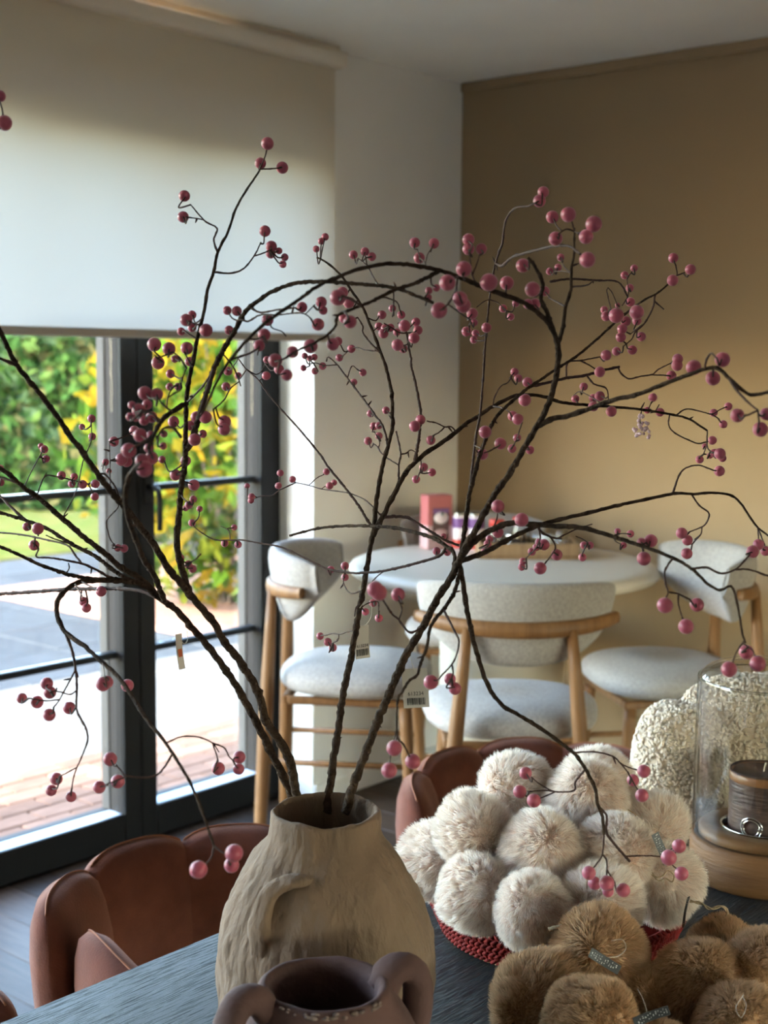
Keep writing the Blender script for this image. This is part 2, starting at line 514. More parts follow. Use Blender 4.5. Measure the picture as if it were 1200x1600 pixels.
# ------------------------------------------------------------------ glazed doors in the left wall
def door_unit(n, y1, w, glaze_handle):
    y0 = y1 - w
    d = thing('door_%d' % n, kind='structure')
    def member(nm, ya, yb, za, zb, top='frame_pale'):
        o = obj(nm, cbox(-.172, -.158, ya, yb, za, zb, .003), MATS['frame_black'], d, False)
        obj(nm + '_core', cbox(-.235, -.1721, ya + .001, yb - .001, za, zb - .001, .002), MATS[top], o, False)
        obj(nm + '_outer', cbox(-.275, -.2351, ya - .004, yb + .004, za, zb, .003), MATS['frame_outer'], o, False)
    st = .094 if n == 1 else .067
    member('stile', y1 - st, y1 - .001, .0, 2.314)
    member('stile', y0 + .001, y0 + .067, .0, 2.314)
    member('bottom_rail', y0 + .068, y1 - st - .001, .0, .104, 'sill_pale')
    member('top_rail', y0 + .068, y1 - st - .001, 2.22, 2.314)
    ya, yb = y0 + .068, y1 - st - .001
    zs = (.105, .622, 1.148, 1.68, 2.219)
    for z in zs[1:4]:
        obj('muntin', cbox(-.218, -.186, ya, yb, z - .011, z + .011, .003), MATS['bar_grey'], d, False)
    for a, b in zip(zs[:-1], zs[1:]):
        obj('pane', cbox(-.205, -.199, ya + .001, yb - .001, a + (.012 if a > .2 else .001), b - (.012 if b < 2.2 else .001), .0005), MATS['window_glass'], d, False)
    if glaze_handle:
        hy = y0 + .034
        P = catmull([(-.158, hy, 1.155), (-.112, hy, 1.152), (-.098, hy, 1.13), (-.096, hy, 1.06), (-.098, hy, 1.02)], .01)
        h = obj('handle', tube(P, .0095, 10), MATS['frame_black'], d)
        obj('rosette', cbox(-.1585, -.150, hy - .018, hy + .018, 1.10, 1.20, .004), MATS['frame_black'], h, False)
    return d
for n in range(2):
    door_unit(n + 1, WY0 - .003 - n * .636, .636, n == 0)
for n in range(2):                                   # wide fixed lights beyond the picture edge
    y1 = WY0 - .003 - 2 * .636 - n * 1.905; y0 = y1 - 1.904
    wd = thing('window_%d' % (n + 2), kind='structure')
    for a, b, c, e in ((y1 - .04, y1, 0, 2.314), (y0, y0 + .04, 0, 2.314), (y0 + .04, y1 - .04, 0, .06), (y0 + .04, y1 - .04, 2.25, 2.314)):
        obj('frame_bar', cbox(-.215, -.160, a, b, c, e, .003), MATS['frame_black'], wd, False)
    obj('pane', cbox(-.203, -.197, y0 + .041, y1 - .041, .061, 2.249, .0005), MATS['window_glass'], wd, False)
struct('trim_2', cbox(-.275, -.14, WY1, WY0 - .001, -.011, .0, .003), 'frame_black')
# unseen window added in the right wall to brighten the room from there
rw = thing('window_1', kind='structure')
for i in range(6):
    ya, yb = -4.80 + i * .75, -4.05 + i * .75
    for a, b, c, e in ((ya, ya + .05, .12, 1.35), (yb - .05, yb, .12, 1.35), (ya + .05, yb - .05, .12, .17), (ya + .05, yb - .05, 1.3, 1.35)):
        obj('frame_bar', cbox(6.28, 6.33, a, b, c, e, .004), MATS['frame_black'], rw, False)
    obj('pane', cbox(6.30, 6.306, ya + .05, yb - .05, .17, 1.3, .0005), MATS['window_glass'], rw, False)

# ------------------------------------------------------------------ roller blinds
def roller_blind(ya, yb, zb, label):
    t = thing('roller_blind', label, 'blind', 'roller blinds over the glazed doors', (.05, (ya + yb) / 2, zb))
    n = 40
    ys = np.linspace(yb, ya, n); zs = np.linspace(zb + .02, 2.56, 30)
    v = [(.05 + .0012 * math.sin(y * 9) , y, z) for y in ys for z in zs]
    obj('fabric', (v, grid_faces(n, 30)), MATS['blind_fabric'], t, True, True)
    obj('bottom_bar', cbox(.043, .059, yb, ya, zb, zb + .026, .004), MATS['blind_bar'], t, False, True)
    a = np.linspace(0, 2 * np.pi, 20, endpoint=False)
    sec = np.array([(.055 + .040 * np.sign(np.cos(q)) * abs(np.cos(q)) ** .6, 2.553 + .027 * np.sign(np.sin(q)) * abs(np.sin(q)) ** .6) for q in a])
    v = [(s[0], y, s[1]) for y in (yb - .012, ya + .012) for s in sec]
    f = [(j, (j + 1) % 20, 20 + (j + 1) % 20, 20 + j) for j in range(20)] + [tuple(range(20)), tuple(range(39, 19, -1))]
    c = obj('cassette', (v, f), MATS['cassette'], t, True, True)
    obj('light_stop_rail', cbox(.0005, .062, yb - .012, ya + .010, 2.5805, HC - .0005, .001), MATS['cassette'], t, False, True)  # added strip, closes the gap so no light leaks over the cassette
    obj('back_rail', cbox(.0005, .014, yb - .012, ya + .010, 2.50, 2.580, .001), MATS['cassette'], t, False, True)
    obj('end_cap', cbox(.018, .092, ya + .012, ya + .016, 2.529, 2.577, .002), MATS['cassette'], c, False, False).location = -LOC[t.name]
    return t
roller_blind(-.765, -2.90, 1.623, 'cream roller blind half lowered over the black-framed garden doors')
#roller_blind(-2.94, -5.0, 1.623, 'neighbouring cream roller blind further from the brown wall, beyond the left picture edge')

# ------------------------------------------------------------------ garden
def rect(x0, x1, y0, y1, z):
    return [(x0, y0, z), (x1, y0, z), (x1, y1, z), (x0, y1, z)], [(0, 1, 2, 3)]
struct('unseen_ground', cbox(6.401, 30, -25, 25, -.4, -.05), 'asphalt')  # unseen ground added outside the right window, dark to limit bounced light
gr = struct('ground', cbox(-30, -.301, -25, 25, -.4, -.075), 'joint')
lw = struct('lawn', cbox(-14, -6.15, -12, 16, -.0749, -.045, .01), 'lawn')
pt = struct('patio', cbox(-6.15, -.302, -12, 12, -.0749, -.062), 'joint')
bk = mesh('brick', *cbox(-.1, .1, -.05, .05, -.03, 0, .006), smooth=False)
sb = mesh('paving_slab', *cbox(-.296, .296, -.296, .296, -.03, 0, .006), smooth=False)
sbp = mesh('sunlit_paving_slab', *cbox(-.296, .296, -.296, .296, -.03, 0, .006), smooth=False)
def brick_zone(x, y):
    return x > -1.22 or (y - x * -.94) > 1.62 and x > -2.6 and y > -.5
nb = 0
for i in range(24):
    for j in range(34):
        x = -.42 - i * .107
        y = -2.9 + j * .207 + (.1035 if i % 2 else 0)
        if nb < 298 and brick_zone(x, y) and y < 1.4 and (y < .6 or x < -.6) and y > -2.6 + .0 * x:
            put('brick', bk, MATS['brick_pink'], pt, (x, y, -.045 + rng.uniform(-.002, .002)), (0, 0, R(90)))
            nb += 1
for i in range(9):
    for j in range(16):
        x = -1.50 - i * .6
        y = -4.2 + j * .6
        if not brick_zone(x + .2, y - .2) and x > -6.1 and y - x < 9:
            pale = x > -2.2  # sunlit band and shaded paving are told apart by slab colour
            put('paving_slab', sbp if pale else sb, MATS['paving_sunlit' if pale else 'paving_shaded'], pt, (x, y, -.045 + rng.uniform(-.002, .002)))

def leaves(n, pos_fn, size, seed, flat=.0):
    g = np.random.default_rng(seed)
    C = pos_fn(n, g)
    n = len(C)
    d = g.normal(size=(n, 3)); d[:, 2] -= .35; d /= np.linalg.norm(d, axis=1, keepdims=True)
    u = np.cross(d, g.normal(size=(n, 3))); u /= np.linalg.norm(u, axis=1, keepdims=True)
    nn = np.cross(d, u)
    s = size * g.uniform(.6, 1.3, (n, 1))
    pts = [C - d * s * .5, C + u * s * .30 + nn * s * .06, C + d * s * .12 - nn * s * .02, C - u * s * .30 + nn * s * .06, C + d * s * .55]
    v = np.stack(pts, 1).reshape(-1, 3)
    f = []
    for i in range(n):
        b = i * 5
        f += [(b, b + 1, b + 2), (b, b + 2, b + 3), (b + 2, b + 1, b + 4), (b + 2, b + 4, b + 3)]
    return v, f
hedge_leaf = leafmat('hedge_leaf', [(.0228, .0518, .0097), (.0307, .0663, .0162), (.0146, .0355, .0097), (.0470, .0779, .0193), (.0616, .0582, .0228), (.0228, .0552, .0146)], .35)
shrub_leaf = leafmat('shrub_leaf', [(.0528, .1004, .0095), (.1477, .1100, .0070), (.0718, .1196, .0140), (.1793, .1239, .0095), (.0281, .0643, .0085), (.1075, .1239, .0140), (.1577, .0953, .0070), (.0236, .0528, .0070)], .55)
bush_leaf = leafmat('bush_leaf', [(.0283, .0630, .0105), (.0459, .0854, .0137), (.0202, .0459, .0081), (.0798, .1023, .0176), (.1137, .1023, .0137)], .5)
ha, hb = np.array([-13.5, -1.0]), np.array([-3.5, 11.5])
hd = (hb - ha) / np.linalg.norm(hb - ha); hn = np.array([-hd[1], hd[0]])
def hedge_pos(n, g):
    t = g.uniform(0, np.linalg.norm(hb - ha), n); z = g.uniform(-.05, 2.0, n)
    w = -.10 - .28 * np.abs(np.sin(t * 1.1 + 2 * np.sin(z))) * g.uniform(.4, 1, n) + g.normal(0, .06, n)
    p = ha + t[:, None] * hd + w[:, None] * hn
    return np.column_stack([p, z])
h = thing('hedge', 'tall dense green hedge at the back of the garden', 'hedge', None, (ha[0], ha[1], -.06))
hc_v = []
L_ = np.linalg.norm(hb - ha)
hm = Matrix.Translation((ha[0], ha[1], 0)) @ rotm('Z', math.atan2(hd[1], hd[0]))
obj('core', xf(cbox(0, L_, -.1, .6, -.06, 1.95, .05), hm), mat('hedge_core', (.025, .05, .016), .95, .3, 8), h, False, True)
tag(obj('foliage', leaves(13000, hedge_pos, .17, 3), hedge_leaf, h, False, True), kind='stuff')

def shrub(cx, cy, hgt, rad, n, size, m, seed, label):
    t = thing('garden_shrub', label, 'shrub', None, (cx, cy, -.06))
    g = np.random.default_rng(seed)
    for k in range(9):
        a = g.uniform(0, 6.28); r = rad * g.uniform(.2, .75)
        P = catmull([(cx + .04 * math.cos(a), cy + .04 * math.sin(a), -.06), (cx + r * .4 * math.cos(a), cy + r * .4 * math.sin(a), hgt * .35), (cx + r * math.cos(a), cy + r * math.sin(a), hgt * g.uniform(.7, .95))], .1)
        obj('stem', tube(P, np.linspace(.014, .004, len(P)), 6), MATS['trunk'], t, True, True)
    def pos(n, g):
        u = g.normal(size=(n, 3)); u /= np.linalg.norm(u, axis=1, keepdims=True)
        q = u * (g.uniform(.25, 1, (n, 1)) ** .5)
        blob = 1 + .22 * np.sin(u[:, :1] * 7 + seed) * np.cos(u[:, 2:] * 6)
        return np.column_stack([cx + q[:, 0] * rad * blob[:, 0], cy + q[:, 1] * rad * blob[:, 0], np.maximum(-.03, hgt * .5 + q[:, 2] * hgt * .52)])
    tag(obj('foliage', leaves(n, pos, size, seed), m, t, False, True), kind='stuff')
struct('soil_bed', cbox(-4.9, -2.62, 1.0, 3.6, -.0619, -.02, .02), 'soil')
shrub(-3.30, 1.85, 2.0, .95, 3200, .13, shrub_leaf, 4, 'yellow and green autumn shrub standing nearest the right-hand door pane')
shrub(-5.0, 3.6, 2.05, 1.1, 2600, .13, bush_leaf, 8, 'darker green bush behind the yellow autumn shrub')
shrub(-2.35, 2.25, 1.7, .62, 1600, .11, bush_leaf, 9, 'low green bush at the foot of the yellow autumn shrub')

# ------------------------------------------------------------------ tall round table
TX, TY, TZ = .688, -.643, .92
t = thing('round_table', 'tall round beige pedestal table by the brown wall', 'table', None, (TX, TY, 0))
pr_ = [(0, .868), (.40, .868), (.46, .872), (.488, .880), (.500, .893), (.500, .902), (.492, .913), (.478, .9195), (.44, .92), (0, .92)]
obj('table_top', lathe(pr_, 96), MATS['table_beige'], t)
obj('pedestal', lathe([(0, .0), (.205, .0), (.21, .012), (.205, .03), (.20, .45), (.205, .85), (.21, .8675), (0, .8675)], 64), MATS['pedestal_beige'], t)

# ------------------------------------------------------------------ counter stools
def make_stool():
    s = thing('counter_stool', 'x', 'stool', 'pale upholstered stools round the tall table')
    # seat cushion
    nu, nv = 40, 16
    v = []
    for j in range(nv):
        ph = -math.pi / 2 + math.pi * j / (nv - 1)
        cz = math.copysign(abs(math.sin(ph)) ** .75, ph); cr = abs(math.cos(ph)) ** .45
        for i in range(nu):
            a = 2 * math.pi * i / nu
            k = 1 / ((abs(math.cos(a)) ** 2.7 + abs(math.sin(a)) ** 2.7) ** (1 / 2.7))
            x = .222 * k * cr * math.cos(a); y = .232 * k * cr * math.sin(a) * (1 - .10 * math.cos(a) * -1)
            dome = .012 * (1 - (x * x + y * y) / .055)
            v.append((x + .005, y, .642 + .044 * cz + (dome if ph > 0 else 0)))
    f = grid_faces(nv, nu, True) + [tuple(range(nu))[::-1], tuple((nv - 1) * nu + i for i in range(nu))]
    obj('seat', (v, f), MATS['fabric'], s)
    # apron under the seat
    obj('seat_frame', join(cbox(-.17, .19, -.185, -.16, .582, .604, .004), cbox(-.17, .19, .16, .185, .582, .604, .004), cbox(.168, .19, -.16, .16, .582, .604, .004), cbox(-.19, -.168, -.16, .16, .582, .604, .004)), MATS['oak'], s, False)
    # backrest pad: bent half-moon
    Rb, cx, A = .270, .055, R(62)
    nu, nv = 36, 20
    v = []
    for i in range(nu):
        u = -1 + 2 * i / (nu - 1)
        a = u * A
        e = (1 - abs(u) ** 5) ** .5 if abs(u) < 1 else 0
        e = max(e, .12)
        top = 1.022 - .012 * u * u - .02 * (1 - e)
        bot = .800 + .095 * abs(u) ** 2.6 + .02 * (1 - e)
        zc, hz = (top + bot) / 2, (top - bot) / 2
        th = .027 * e + .004
        for j in range(nv):
            q = 2 * math.pi * j / nv
            cq, sq = math.cos(q), math.sin(q)
            dz = hz * math.copysign(abs(sq) ** .7, sq); dr = th * math.copysign(abs(cq) ** .8, cq)
            rr = Rb + dr + .22 * (zc + dz - .92) 
            v.append((cx - rr * math.cos(a), rr * math.sin(a), zc + dz))
    f = grid_faces(nu, nv, True) + [tuple(range(nv)), tuple((nu - 1) * nv + j for j in range(nv))[::-1]]
    obj('backrest', (v, f), MATS['fabric'], s)
    # bent wooden rail hugging the back
    nu = 40; nv = 10; v = []
    for i in range(nu):
        u = -1 + 2 * i / (nu - 1)
        a = u * R(56)
        rr = Rb + .036
        hz = .021 * (1 - .25 * abs(u) ** 3); th = .013
        for j in range(nv):
            q = 2 * math.pi * j / nv
            v.append((cx - (rr + th * math.cos(q)) * math.cos(a), (rr + th * math.cos(q)) * math.sin(a), .905 + .012 * u * u + hz * math.copysign(abs(math.sin(q)) ** .6, math.sin(q))))
    f = grid_faces(nu, nv, True) + [tuple(range(nv)), tuple((nu - 1) * nv + j for j in range(nv))[::-1]]
    obj('back_rail', (v, f), MATS['oak'], s)
    def leg(p, q, r0, r1, rm=None):
        P = np.linspace(p, q, 9); t_ = np.linspace(0, 1, 9)
        rad = r0 + (r1 - r0) * t_ + (0 if rm is None else rm * np.sin(t_ * math.pi))
        return tube(P, rad, 12)
    for sy in (-1, 1):
        obj('leg', leg((-.225, sy * .130, .905), (-.255, sy * .215, 0), .013, .012, .009), MATS['oak'], s)
        obj('leg', leg((.165, sy * .165, .60), (.205, sy * .205, 0), .019, .012), MATS['oak'], s)
        obj('stretcher', tube(np.array([(-.240, sy * .176, .41), (.18, sy * .178, .41)]), .009, 8), MATS['oak'], s)
    obj('stretcher', tube(np.array([(.193, -.19, .235), (.193, .19, .235)]), .010, 8), MATS['oak'], s)
    return s
st0 = make_stool()
STOOLS = [
    (1.190, -1.300, 130, 'grey-beige counter stool turned with its back to the camera, in front of the table'),
    (.585, -1.245, 34, 'pale counter stool seen from the side, nearest the garden doors'),
    (1.268, -.628, -128, 'pale counter stool at the brown wall side of the table, back turned half away'),
    (.425, -.452, -50, 'counter stool mostly hidden behind the tall table in the room corner'),
]
for i, (x, y, a, lb) in enumerate(STOOLS):
    o = st0 if i == 0 else copy_tree(st0)
    o.location = (x, y, 0); o.rotation_euler = (0, 0, R(a)); o['label'] = lb

# ------------------------------------------------------------------ goods on the round table
def facing(x, y):                     # rotation that turns local -Y to the camera
    return math.atan2(CAMP[1] - y, CAMP[0] - x) + R(90)
def place(px, py, z=TZ):
    p = onz(px, py, z)
    return float(p[0]), float(p[1])
# pink gift box
bx, by = place(681, 856)
b = thing('gift_box', 'tall pink gift box with a dark window on the round table', 'box', None, (bx, by, TZ), facing(bx, by) + R(24))
obj('carton', cbox(-.046, .046, -.034, .034, 0, .185, .002), MATS['box_pink'], b, False)
obj('lower_band', join(cbox(-.0466, .0466, -.0346, .0346, .002, .083, .002)), MATS['box_blush'], b, False)
w = obj('window', cbox(-.029, .033, -.0356, -.0347, .03, .142, .0003), MATS['box_window'], b, False)
obj('printed_band', cbox(-.028, .032, -.0362, -.0357, .124, .140, .0002), MATS['purple'], w, False)
th_ = np.linspace(0, 2 * np.pi, 28, endpoint=False)
def disc(cx, cz, rx, rz, y0, y1):
    v = [(cx + rx * math.cos(a), y, cz + rz * math.sin(a)) for y in (y0, y1) for a in th_]
    return v, [tuple(range(28)), tuple(range(55, 27, -1))] + [(j, 28 + j, 28 + (j + 1) % 28, (j + 1) % 28) for j in range(28)]
obj('printed_oval', disc(.002, .108, .026, .02, -.0370, -.0362), MATS['label_white'], w)
obj('printed_oval', disc(.002, .058, .024, .012, -.0366, -.0357), MATS['box_blush'], w)
obj('printed_leaf', disc(.006, .122, .006, .006, -.0376, -.0371), MATS['label_green'], w)
obj('printed_foot', cbox(-.028, .020, -.0364, -.0358, .032, .046, .0002), MATS['label_green'], w, False)
# tins
def tin(px, py, lid, label, hgt=.118, r=.0275, low='red_lid', band='purple', z=TZ):
    x, y = place(px, py, z)
    o = thing('tin', label, 'tin', 'printed tins on the round table', (x, y, z))
    obj('body', lathe([(0, 0), (r * .97, 0), (r, .003), (r, hgt * .32), (r, hgt * .72), (r, hgt - .004), (r * .97, hgt - .001), (0, hgt - .001)], 32), MATS['label_white'], o)
    obj('printed_foot', lathe([(r * 1.005, .004), (r * 1.014, .006), (r * 1.014, hgt * .30), (r * 1.005, hgt * .31)], 32, closed=True), MATS[low], o)
    obj('printed_band', lathe([(r * 1.005, hgt * .64), (r * 1.014, hgt * .65), (r * 1.014, hgt * .92), (r * 1.005, hgt * .93)], 32, closed=True), MATS[band], o)
    obj('lid', lathe([(0, hgt - .0009), (r * .99, hgt - .0009), (r * 1.01, hgt + .004), (r * .98, hgt + .008), (r * .8, hgt + .005), (0, hgt + .005)], 32), MATS[lid], o)
tin(719, 858, 'tin', 'purple and white printed tin beside the pink gift box')
tin(744, 859, 'tin', 'purple and white printed tin next to the wooden tray')
# wooden tray
tx, ty = place(822, 868)
tr = thing('serving_tray', 'shallow wooden serving tray on the round table', 'tray', None, (tx, ty, TZ), facing(tx, ty) + R(6))
TW, TD = .165, .095
obj('tray_base', cbox(-TW, TW, -TD, TD, .0, .010, .002), MATS['tray_wood'], tr, False)
for nm, g in (('tray_side', cbox(-TW, TW, -TD, -TD + .012, .0101, .052, .003)), ('tray_side', cbox(-TW, TW, TD - .012, TD, .0101, .052, .003)), ('tray_side', cbox(-TW, -TW + .012, -TD + .0121, TD - .0121, .0101, .052, .003)), ('tray_side', cbox(TW - .012, TW, -TD + .0121, TD - .0121, .0101, .052, .003))):
    obj(nm, g, MATS['tray_wood'], tr, False)
tm = Matrix.Translation((tx, ty, TZ)) @ rotm('Z', facing(tx, ty) + R(6))
def on_tray(x, y, z=.0102):
    p = tm @ Vector((x, y, z)); return tuple(p)
def jar(x, y, label, lid, r=.026, hgt=.09, fill='dark_food'):
    p = on_tray(x, y)
    o = thing('jar', label, 'jar', 'jars on the wooden tray', p)
    obj('glass_wall', lathe([(0, 0), (r, 0), (r * 1.03, .006), (r, hgt * .8), (r * .85, hgt * .92), (r * .85, hgt), (r * .80, hgt), (r * .80, hgt * .92), (r * .94, hgt * .8), (r * .95, .006), (0, .004)], 32), MATS['clear_glass'], o)
    obj('contents', lathe([(0, .0045), (r * .93, .0065), (r * .92, hgt * .6), (0, hgt * .62)], 32), MATS[fill], o)
    obj('lid', lathe([(r * .87, hgt * .93), (r * .95, hgt * .93), (r * .96, hgt * 1.16), (r * .9, hgt * 1.2), (0, hgt * 1.2)], 32), MATS[lid], o)
jar(-.098, .022, 'small glass jar with a red lid at the end of the tray near the tins', 'red_lid')
jar(-.020, .045, 'small glass jar with a red and silver lid at the middle of the tray', 'red_lid', .024, .095)
jar(-.045, -.035, 'low glass jar with a silver lid at the front of the tray', 'tin', .03, .055)
p = on_tray(.070, .0)
o = thing('candle_glass', 'glass bowl holding a white candle on the wooden tray', 'bowl', None, p)
obj('bowl', lathe([(0, 0), (.045, 0), (.062, .015), (.068, .05), (.066, .075), (.063, .075), (.064, .05), (.058, .017), (.043, .004), (0, .004)], 40), MATS['clear_glass'], o)
obj('candle', lathe([(0, .0045), (.024, .0045), (.024, .058), (.02, .060), (0, .058)], 28), MATS['ink_white'], o)

# ------------------------------------------------------------------ dark dining table in front
TBX0, TBX1, TBY0, TBY1, TBZ = 1.866, 2.86, -4.55, -1.60, .75
dt = thing('dining_table', 'long black-stained oak dining table filling the foreground', 'table', None, ((TBX0 + TBX1) / 2, (TBY0 + TBY1) / 2, 0))
obj('table_top', cbox(TBX0, TBX1, TBY0, TBY1, TBZ - .035, TBZ, .004), MATS['table_oak'], dt, False, True)
for x in (TBX0 + .32, TBX1 - .12):
    for y in (TBY0 + .2, TBY1 - .25):
        obj('leg', cbox(x - .035, x + .035, y - .035, y + .035, 0, TBZ - .036, .004), MATS['table_oak'], dt, False, True)

# ------------------------------------------------------------------ velvet tub chairs
def make_tub():
    s = thing('tub_chair', 'x', 'chair', 'terracotta tub chairs along the dining table')
    RU = .275
    # four back panels on an arc and two arm panels tucked inside them
    PAN = [(R(180 + q), None, z, 0) for q, z in ((-54, .716), (-18, .724), (18, .724), (54, .716))]
    PAN += [(R(-75), (.035, -.192), .700, 1), (R(75), (.035, .192), .700, -1)]
    for ang, cen, ztop, fr in PAN:
        hw, rho = (.112, RU) if cen is None else (.128, .36)
        n0 = np.array([math.cos(ang), math.sin(ang)])
        cen = n0 * RU if cen is None else np.array(cen)
        nu, nv = 25, 27
        v = []
        for i in range(nu):
            u = -1 + 2 * i / (nu - 1)
            a = ang + u * hw / rho
            n = np.array([math.cos(a), math.sin(a)])
            e = max(0.0, 1 - abs(u) ** 3.0) ** .5
            top = ztop - .030 * abs(u) ** 3.2 - .028 * (1 - e) - (.075 * (.5 + .5 * fr * u) ** 1.6 if fr else 0)
            th = .006 + .036 * e
            z0 = .27
            for j in range(nv):
                q = j / (nv - 1)
                hgt = top - z0
                if q < .36: zz = q / .36 * .72; off = -1
                elif q > .64: zz = (1 - q) / .36 * .72; off = 1
                else:
                    w_ = math.pi * (q - .36) / .28
                    zz = .72 + .28 * math.sin(w_); off = -math.copysign(abs(math.cos(w_)) ** .75, math.cos(w_))
                z = z0 + hgt * zz
                lean = .045 * ((z - z0) / .47) ** 1.5
                rr = rho + off * th * (1 + .12 * math.sin(math.pi * min(1, zz))) + lean
                q2 = cen - n0 * rho + n * rr
                v.append((q2[0], q2[1], z))
        f = grid_faces(nu, nv) + [tuple(range(nv))[::-1], tuple((nu - 1) * nv + j for j in range(nv))]
        f += [(i * nv, (i + 1) * nv, (i + 1) * nv + nv - 1, i * nv + nv - 1) for i in range(nu - 1)]
        pnl = obj('back_panel', (v, f), MATS['velvet'], s)
        V = np.array(v).reshape(nu, nv, 3)
        P = [V[i, 13] + np.array([0, 0, .0006]) for i in range(3, nu - 3)]
        obj('piping', tube(catmull(P, .006), .0018, 5), MATS['seam'], pnl)
    nu, nv = 36, 12
    v = []
    for j in range(nv):
        ph = -math.pi / 2 + math.pi * j / (nv - 1)
        for i in range(nu):
            a = 2 * math.pi * i / nu
            k = 1 / ((abs(math.cos(a)) ** 3 + abs(math.sin(a)) ** 3) ** (1 / 3))
            cr = abs(math.cos(ph)) ** .4
            v.append((.02 + .205 * k * cr * math.cos(a), .195 * k * cr * math.sin(a), .41 + .055 * math.copysign(abs(math.sin(ph)) ** .7, ph)))
    obj('seat', (v, grid_faces(nv, nu, True) + [tuple(range(nu))[::-1], tuple((nv - 1) * nu + i for i in range(nu))]), MATS['velvet'], s)
    obj('seat_base', lathe([(0, .24), (.19, .24), (.205, .26), (.21, .35), (0, .352)], 40), MATS['velvet'], s)
    for sx in (-1, 1):
        for sy in (-1, 1):
            obj('leg', tube(np.linspace((sx * .14, sy * .14, .241), (sx * .2, sy * .2, 0), 5), np.linspace(.018, .011, 5), 10), MATS['chair_leg'], s)
    return s
tb0 = make_tub()
TUBS = [
    (1.735, -2.790, -22, 'terracotta velvet tub chair at the table nearest the garden doors, left of the tall vase'),
    (1.790, -1.947, -18, 'terracotta velvet tub chair behind the cream pompoms'),
    (1.745, -3.56, -18, 'terracotta velvet tub chair of which only a rounded arm shows in the lower left corner'),
]
for i, (x, y, a, lb) in enumerate(TUBS):
    o = tb0 if i == 0 else copy_tree(tb0)
    o.location = (x, y, 0); o.rotation_euler = (0, 0, R(a)); o['label'] = lb

# ------------------------------------------------------------------ tall clay vase
VC = onz(507, 1655, TBZ); VX, VY = float(VC[0]), float(VC[1])
VH = .305
vs = thing('clay_vase', 'tall rough beige clay vase holding the berry branches', 'vase', None, (VX, VY, TBZ))
prof = [(0, 0), (.088, 0), (.100, .006), (.112, .03), (.121, .06), (.1265, .09), (.1275, .115), (.125, .145), (.119, .175), (.109, .205), (.097, .230), (.085, .248), (.0735, .262), (.0665, .272),
        (.0645, .282), (.0655, .294), (.0660, .301), (.0645, .3055), (.060, .3065), (.0555, .304), (.054, .298), (.053, .285), (.056, .27), (.07, .25), (.10, .2), (.112, .12), (.10, .04), (0, .012)]
pp = np.array(prof); k = np.r_[0, np.cumsum(np.hypot(*np.diff(pp, axis=0).T))]
kk = np.linspace(0, k[-1], 190)
fine = np.column_stack([np.interp(kk, k, pp[:, 0]), np.interp(kk, k, pp[:, 1])])
for _ in range(6):
    fine[1:-1] = (fine[:-2] + 2 * fine[1:-1] + fine[2:]) / 4
g = lathe(fine, 200)
g = disp(g, .0045, 15, 3.1, 5)
gv = np.array(g[0]); g2 = disp((gv * np.array([1, 1, .5]), g[1]), .0022, 46, 7.3, 4); fade = np.clip((.285 - gv[:, 2]) / .03, .25, 1)[:, None]; g = (gv + (g2[0] - gv * np.array([1, 1, .5])) * fade, g[1])
obj('body', g, MATS['clay'], vs)
def strap(az, name='handle'):
    """flattened ear handle standing off the shoulder"""
    ca, sa = math.cos(az), math.sin(az)
    er, et = np.array([ca, sa, 0]), np.array([-sa, ca, 0])
    K = [(.074, .248, .028), (.086, .249, .020), (.096, .243, .008), (.1045, .229, -.001), (.1110, .210, -.004), (.1155, .190, -.003), (.1165, .174, -.002), (.114, .165, -.002)]
    P = catmull([er * r + np.array([0, 0, z]) + et * s_ for r, z, s_ in K], .006)
    v = []; n = 14
    T = np.gradient(P, axis=0); T /= np.linalg.norm(T, axis=1, keepdims=True)
    for i, p in enumerate(P):
        b = et; nn = np.cross(T[i], b)
        wd = .0130 + .0012 * math.sin(i * .7); tk = .0075
        for j in range(n):
            q = 2 * math.pi * j / n
            v.append(p + b * wd * math.copysign(abs(math.cos(q)) ** .7, math.cos(q)) + nn * tk * math.copysign(abs(math.sin(q)) ** .8, math.sin(q)))
    f = grid_faces(len(P), n, True) + [tuple(range(n)), tuple((len(P) - 1) * n + j for j in range(n))[::-1]]
    obj(name, disp((np.array(v), f), .0022, 45, az, 3), MATS['clay'], vs)
cam_az = math.atan2(CAMP[1] - VY, CAMP[0] - VX)
strap(cam_az - R(37)); strap(cam_az - R(37) + math.pi)

# ------------------------------------------------------------------ mauve two-eared pot in front of it
PC = at(507, 1531, 1.400); PX, PY = float(PC[0]), float(PC[1])
PH = float(PC[2]) - TBZ
pt_ = thing('mauve_pot', 'low mauve clay pot with ear handles in front of the tall vase', 'pot', None, (PX, PY, TBZ))
pf = [(0, 0), (.07, 0), (.085, .006), (.100, .04), (.106, .085), (.102, .125), (.090, .152), (.080, PH - .030), (.070, PH - .018), (.0690, PH - .006), (.064, PH + .001), (.057, PH), (.051, PH - .008), (.049, PH - .02), (.056, PH - .05), (.09, .1), (.085, .03), (0, .014)]
pp = np.array(pf); k = np.r_[0, np.cumsum(np.hypot(*np.diff(pp, axis=0).T))]; kk = np.linspace(0, k[-1], 110)
fine = np.column_stack([np.interp(kk, k, pp[:, 0]), np.interp(kk, k, pp[:, 1])])
for _ in range(5):
    fine[1:-1] = (fine[:-2] + 2 * fine[1:-1] + fine[2:]) / 4
obj('body', disp(lathe(fine, 110), .0026, 16, 1.3, 4), MATS['mauve_clay'], pt_)
pc_az = math.atan2(CAMP[1] - PY, CAMP[0] - PX)
